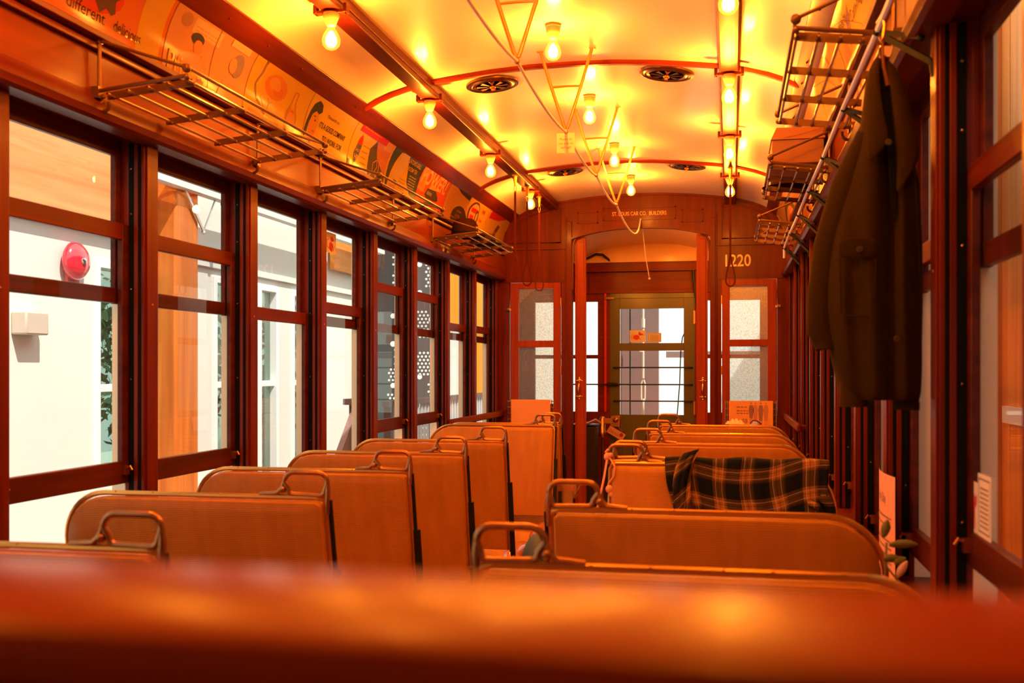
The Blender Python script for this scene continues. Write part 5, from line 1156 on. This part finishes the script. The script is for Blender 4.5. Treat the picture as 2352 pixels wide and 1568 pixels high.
for i, (y0, y1, z0, z1) in enumerate(OPEN):
    wn += 1; m = M(); c = 0.05
    m.box(XW - 0.09, XW + 0.02, y0, y0 + c, z0, z1); m.box(XW - 0.09, XW + 0.02, y1 - c, y1, z0, z1); m.box(XW - 0.09, XW + 0.02, y0 + c, y1 - c, z1 - c, z1); m.box(XW - 0.09, XW + 0.02, y0 + c, y1 - c, z0, z0 + c); m.box(XW - 0.07, XW + 0.0, y0 + c, y1 - c, 1.19, 1.24)
    w = struct(m.out('window_%d' % wn, flat('white_window_frame', (0.86, 0.87, 0.84), 0.4), bevel=0.004))
    g = M(); g.box(XW - 0.05, XW - 0.045, y0 + c, y1 - c, z0 + c, z1 - c); struct(g.out('pane', GDK, parent=w))
# wooden fascia, post, shelf beam
PINE = wood('pale_knotty_pine', (0.78, 0.33, 0.12), (0.60, 0.21, 0.06), 'Y', rough=0.5, coat=0.1, scale=0.5, knots=True)
PINEZ = wood('orange_pine_post', (0.66, 0.19, 0.03), (0.48, 0.11, 0.015), 'Z', rough=0.5, coat=0.1, scale=0.5)
m = M(); m.box(-3.165, -3.145, 1.0, 6.70, 2.28, 3.3); tag(m.out('fascia_board', PINE), 'knotty orange pine fascia board beyond the nearest left window', 'beam')
m = M(); m.box(-3.165, -3.135, 1.0, 6.70, 2.215, 2.275); tag(m.out('white_trim_board', WHITE_P), 'white trim board under the pine fascia outside', 'trim board')
m = M(); m.box(-3.16, -3.00, 6.71, 7.03, -0.89, 3.1); tag(m.out('timber_post', PINEZ, bevel=0.02), 'orange timber post beyond the second left window', 'post')
m = M(); m.box(-3.01, -2.93, 6.3, 11.0, 2.58, 2.72); tag(m.out('white_beam', WHITE_P), 'white beam high outside the second and third left windows', 'beam')
m = M(); m.bar((-2.98, 6.78, 2.60), (-2.98, 7.06, 2.33), 0.012, 0.022); m.bar((-2.98, 7.06, 2.33), (-2.98, 7.24, 2.585), 0.008, 0.010); m.ball((-2.98, 7.06, 2.32), 0.018, sub=1)
tag(m.out('steel_brace', flat('galvanised_steel', (0.55, 0.55, 0.55), 0.4, 0.8)), 'thin steel brace at the top of the timber post outside', 'brace')
m = M(); m.box(-3.0, -2.95, 7.40, 7.44, 2.46, 2.575); m.box(-3.0, -2.95, 7.36, 7.50, 2.56, 2.578)
tag(m.out('bracket', flat('brown_bracket', (0.30, 0.14, 0.08), 0.5)), 'small brown bracket under the white beam outside', 'bracket')
# red fire bell
t = thing('fire_bell', 'round red fire alarm bell on the white wall outside the nearest left window', 'bell', (XW, 5.80, 1.99))
m = M(); m.lathe([(0.105, 0.02), (0.118, 0.035), (0.112, 0.06), (0.09, 0.082), (0.05, 0.094), (0.012, 0.098)], (XW, 5.80, 1.99), axis='X', seg=36); m.out('gong', flat('glossy_red_enamel', (0.82, 0.03, 0.05), 0.15, coat=1.0), parent=t, sharp=80)
m = M(); m.lathe([(0.022, 0.094), (0.020, 0.106), (0.004, 0.110)], (XW, 5.80, 1.99), axis='X', seg=16); m.out('boss', CHROME, parent=t)
m = M(); m.box(XW, XW + 0.03, 5.74, 5.86, 1.84, 1.98); m.out('back_box', flat('dull_red_box', (0.60, 0.10, 0.07), 0.5), parent=t, bevel=0.006)
m = M(); m.box(XW, XW + 0.10, 5.26, 5.46, 1.53, 1.66)
tag(m.out('junction_box', flat('pale_grey_box', (0.60, 0.48, 0.38), 0.5), bevel=0.01), 'small beige junction box on the white wall at far left', 'box')
# stair rail, perforated screens, orange wall further on
DK = flat('dark_brown_steel', (0.10, 0.045, 0.035), 0.5)
t = thing('stair_rail', 'brown stair railing rising outside the fourth left window', 'railing', (-2.4, 8.6, 0))
m = M(); m.prism([(-2.42, 7.95, 0.42), (-2.42, 8.22, 0.42), (-2.42, 8.80, 1.02), (-2.42, 8.62, 1.04)], (0.05, 0, 0)); m.out('stringer', flat('mauve_brown_steel', (0.26, 0.15, 0.13), 0.5), parent=t)
m = M(); m.box(-2.45, -2.37, 8.46, 8.72, 1.04, 1.09); m.box(-2.44, -2.39, 8.58, 8.66, 0.0, 1.04); m.out('newel', DK, parent=t)
t = thing('railing', 'dark railing with pale balusters outside the fifth and sixth left windows', 'railing', (-2.1, 10, 0))
m = M(); m.box(-2.14, -2.08, 8.55, 13.5, 1.02, 1.07)
for y in (8.6, 9.9, 11.2, 12.4, 13.4): m.box(-2.14, -2.08, y, y + 0.08, -0.9, 1.02)
m.box(-2.14, -2.08, 8.55, 13.5, 0.30, 0.34); m.out('handrail', DK, parent=t)
m = M(); y = 8.72
while y < 13.4: m.box(-2.12, -2.10, y, y + 0.03, 0.34, 1.02); y += 0.11
m.out('baluster', flat('pale_grey_steel', (0.55, 0.55, 0.56), 0.5), parent=t)['kind'] = 'stuff'
def screen(y, x0, x1, base, dots, lab):
    t = thing('perforated_screen', lab, 'screen', ((x0 + x1) / 2, y, 0))
    m = M(); m.box(x0, x1, y, y + 0.04, -0.89, 3.4); m.out('sheet', base, parent=t)
    m = M(); w = flat('white_screen_dots', (0.92, 0.92, 0.86), 0.6)
    for (xa, xb, za, zb, r, st) in dots:
        k = 0; z = za
        while z < zb:
            x = xa + (st * 0.5 if k % 2 else 0)
            while x < xb: m.lathe([(r, -0.001), (r * 0.9, -0.003)], (x, y, z), axis='Y', seg=10); x += st
            z += st * 0.87; k += 1
    m.out('dot_pattern', w, parent=t, sharp=30)
SG = flat('slate_blue_steel', (0.05, 0.058, 0.06), 0.6, noise=0.1, nscale=2); SG2 = flat('taupe_steel', (0.12, 0.095, 0.085), 0.6)
screen(11.3, -3.19, -2.74, SG, [(-2.93, -2.80, 2.50, 2.62, 0.013, 0.045), (-2.93, -2.80, 2.22, 2.42, 0.013, 0.045), (-2.935, -2.92, 1.93, 2.12, 0.030, 0.15), (-2.935, -2.92, 1.62, 1.64, 0.032, 0.15), (-2.91, -2.80, 1.40, 1.60, 0.013, 0.045), (-2.98, -2.80, 1.22, 1.34, 0.013, 0.045), (-2.935, -2.92, 1.16, 1.18, 0.030, 0.15), (-2.99, -2.80, 0.98, 1.07, 0.013, 0.045)], 'slate perforated screen with white dots outside the fifth left window')
screen(12.6, -3.19, -2.70, SG2, [(-3.015, -3.0, 2.28, 2.70, 0.033, 0.20), (-2.93, -2.83, 2.36, 2.72, 0.015, 0.05), (-3.06, -2.90, 1.74, 2.05, 0.015, 0.05), (-2.87, -2.86, 1.95, 1.97, 0.033, 0.2), (-3.06, -2.83, 1.28, 1.56, 0.015, 0.05), (-3.015, -3.0, 0.90, 1.30, 0.033, 0.2), (-2.90, -2.80, 0.98, 1.22, 0.015, 0.05), (-2.98, -2.83, 0.45, 0.66, 0.015, 0.05)], 'taupe perforated screen with white dots outside the sixth left window')
m = M(); m.box(-4.2, -1.9, 14.0, 14.1, -0.9, 3.6)
struct(m.out('wall_orange_hall', wood('orange_cedar_wall', (0.90, 0.38, 0.05), (0.80, 0.30, 0.03), 'Z', rough=0.5, coat=0, scale=0.3)))
m = M(); m.box(-3.00, -2.86, 13.94, 13.99, -0.89, 1.85, WHITE_P); tag(m.out('white_panel', None), 'pale panel against the orange wall outside the far left windows', 'panel')
# planting beyond the outer windows
def bush(c, r, n, mat, lab, seed):
    m = M(); rd = random.Random(seed)
    for _ in range(n):
        d = Vector((rd.gauss(0, 1), rd.gauss(0, 1), rd.gauss(0, 1))).normalized() * r * rd.uniform(0.4, 1)
        p = Vector(c) + Vector((d.x, d.y * 1.3, d.z * 1.1)); s_ = rd.uniform(0.05, 0.10); a, b = Vector((rd.gauss(0, 1), rd.gauss(0, 1), rd.gauss(0, 1))).normalized(), Vector((rd.gauss(0, 1), rd.gauss(0, 1), rd.gauss(0, 1))).normalized()
        m.face([m.bm.verts.new(p - a * s_), m.bm.verts.new(p - b * s_ * 0.5), m.bm.verts.new(p + a * s_), m.bm.verts.new(p + b * s_ * 0.5)])
    m.tube([(c[0], c[1], -0.9), (c[0], c[1], c[2])], 0.05, seg=6)
    tag(m.out('bush', mat, fix=False), lab, 'bush')
LF = flat('deep_garden_green', (0.05, 0.11, 0.04), 0.6); LY = flat('yellow_green_leaves', (0.42, 0.42, 0.06), 0.6); LR = flat('rust_red_leaves', (0.30, 0.10, 0.03), 0.6)
bush((-5.1, 9.9, 1.5), 0.9, 900, LF, 'dark green shrub seen through the tall outer window beyond the second left window', 1)
bush((-3.95, 8.3, 0.2), 0.36, 500, LY, 'yellow-green low shrub behind the outer window', 2)
bush((-5.4, 13.4, 1.4), 1.1, 900, LR, 'rust and green shrub seen beyond the third left window', 3)
bush((-6.9, 8.6, 2.4), 1.2, 900, LF, 'dark green tree crown beyond the outer window by the red bell', 4)
# right-hand side: cedar boarding close to the car, then plain cream wall
m = M()
y = -3.0; k = 0
while y < 6.05: m.box(2.02 + 0.003 * (k % 2), 2.09, y, y + 0.147, -0.9, 3.3); y += 0.15; k += 1
cedar = struct(m.out('wall_cedar', wood('orange_cedar_boards', (0.95, 0.40, 0.11), (0.80, 0.27, 0.06), 'Z', rough=0.5, coat=0.1, scale=0.45, knots=True)))
m = M(); m.box(1.93, 2.02, 5.55, 5.66, -0.9, 3.3); m.box(1.96, 2.02, 5.66, 5.80, -0.9, 3.3); tag(m.out('cedar_post', PINEZ), 'pale cedar corner post outside the nearest right window', 'post')
m = M(); m.box(2.02, 2.12, 6.08, 7.6, -0.9, 3.3, flat('taupe_wall_paint', (0.36, 0.29, 0.22), 0.8)); m.box(2.00, 2.12, 7.6, 20.0, -0.9, 3.3, flat('cream_wall_paint', (0.80, 0.72, 0.56), 0.8))
struct(m.out('wall_outer_right'))
m = M(); m.box(2.005, 2.018, 5.0, 5.48, 1.08, 1.16)
tag(m.out('sign_plate', flat('white_enamel_plate', (0.86, 0.87, 0.84), 0.4)), 'blank white plate on the cedar boarding outside the right window', 'sign')
# behind the tram: pale wall, brown column with cables
m = M(); m.box(-8, 1.98, 15.0, 15.1, -0.9, 5.0); struct(m.out('wall_outer_end', flat('pale_end_wall', (0.85, 0.88, 0.86), 0.9)))
m = M(); m.box(-0.36, 0.02, 10.75, 10.85, -0.9, 3.2); tag(m.out('brown_column', flat('mauve_brown_column', (0.30, 0.19, 0.165), 0.6)), 'mauve-brown column outside the green door', 'column')
m = M(); m.box(0.02, 2.0, 12.0, 12.05, 1.47, 1.54); tag(m.out('cross_rail', flat('mauve_brown_column', (0.30, 0.19, 0.165), 0.6)), 'brown cross rail beyond the green door glass', 'rail')
CRM_ = flat('cream_turnbuckle_rod', (0.86, 0.80, 0.64), 0.4)
m = M(); x, y = -0.120, 10.60
m.tube([(x, y, -0.8), (x, y, 1.05)], 0.011, seg=8); m.tube([(x, y, 1.25), (x, y, 3.0)], 0.011, seg=8)
m.tube([(x - 0.004, y, 1.02), (x - 0.018, y, 1.05), (x - 0.018, y, 1.20), (x - 0.004, y, 1.235)], 0.007, seg=6); m.tube([(x + 0.004, y, 1.02), (x + 0.018, y, 1.05), (x + 0.018, y, 1.20), (x + 0.004, y, 1.235)], 0.007, seg=6); m.lathe([(0.018, 0), (0.018, 0.09)], (x, y, 1.75), seg=8); m.ball((x - 0.02, y, 1.52), 0.022, sub=1)
tag(m.out('turnbuckle_rod', CRM_), 'cream rod with a turnbuckle standing outside the green door', 'rod')
m = M(); m.tube([(-0.245, 10.55, -0.8), (-0.245, 10.55, 2.1)], 0.007, seg=6); tag(m.out('thin_rod', BARM), 'thin black upright rod outside the green door', 'rod')
m = M(); m.tube([(0.235, 10.06, 0.86), (0.262, 10.06, 1.2), (0.272, 10.06, 1.5), (0.286, 10.06, 1.63), (0.308, 10.05, 1.68)], 0.006, seg=6); m.ball((0.315, 10.05, 1.68), 0.014, sub=1); tag(m.out('hanging_cable', BARM), 'dark curved cable outside the green door, right of the column', 'cable')
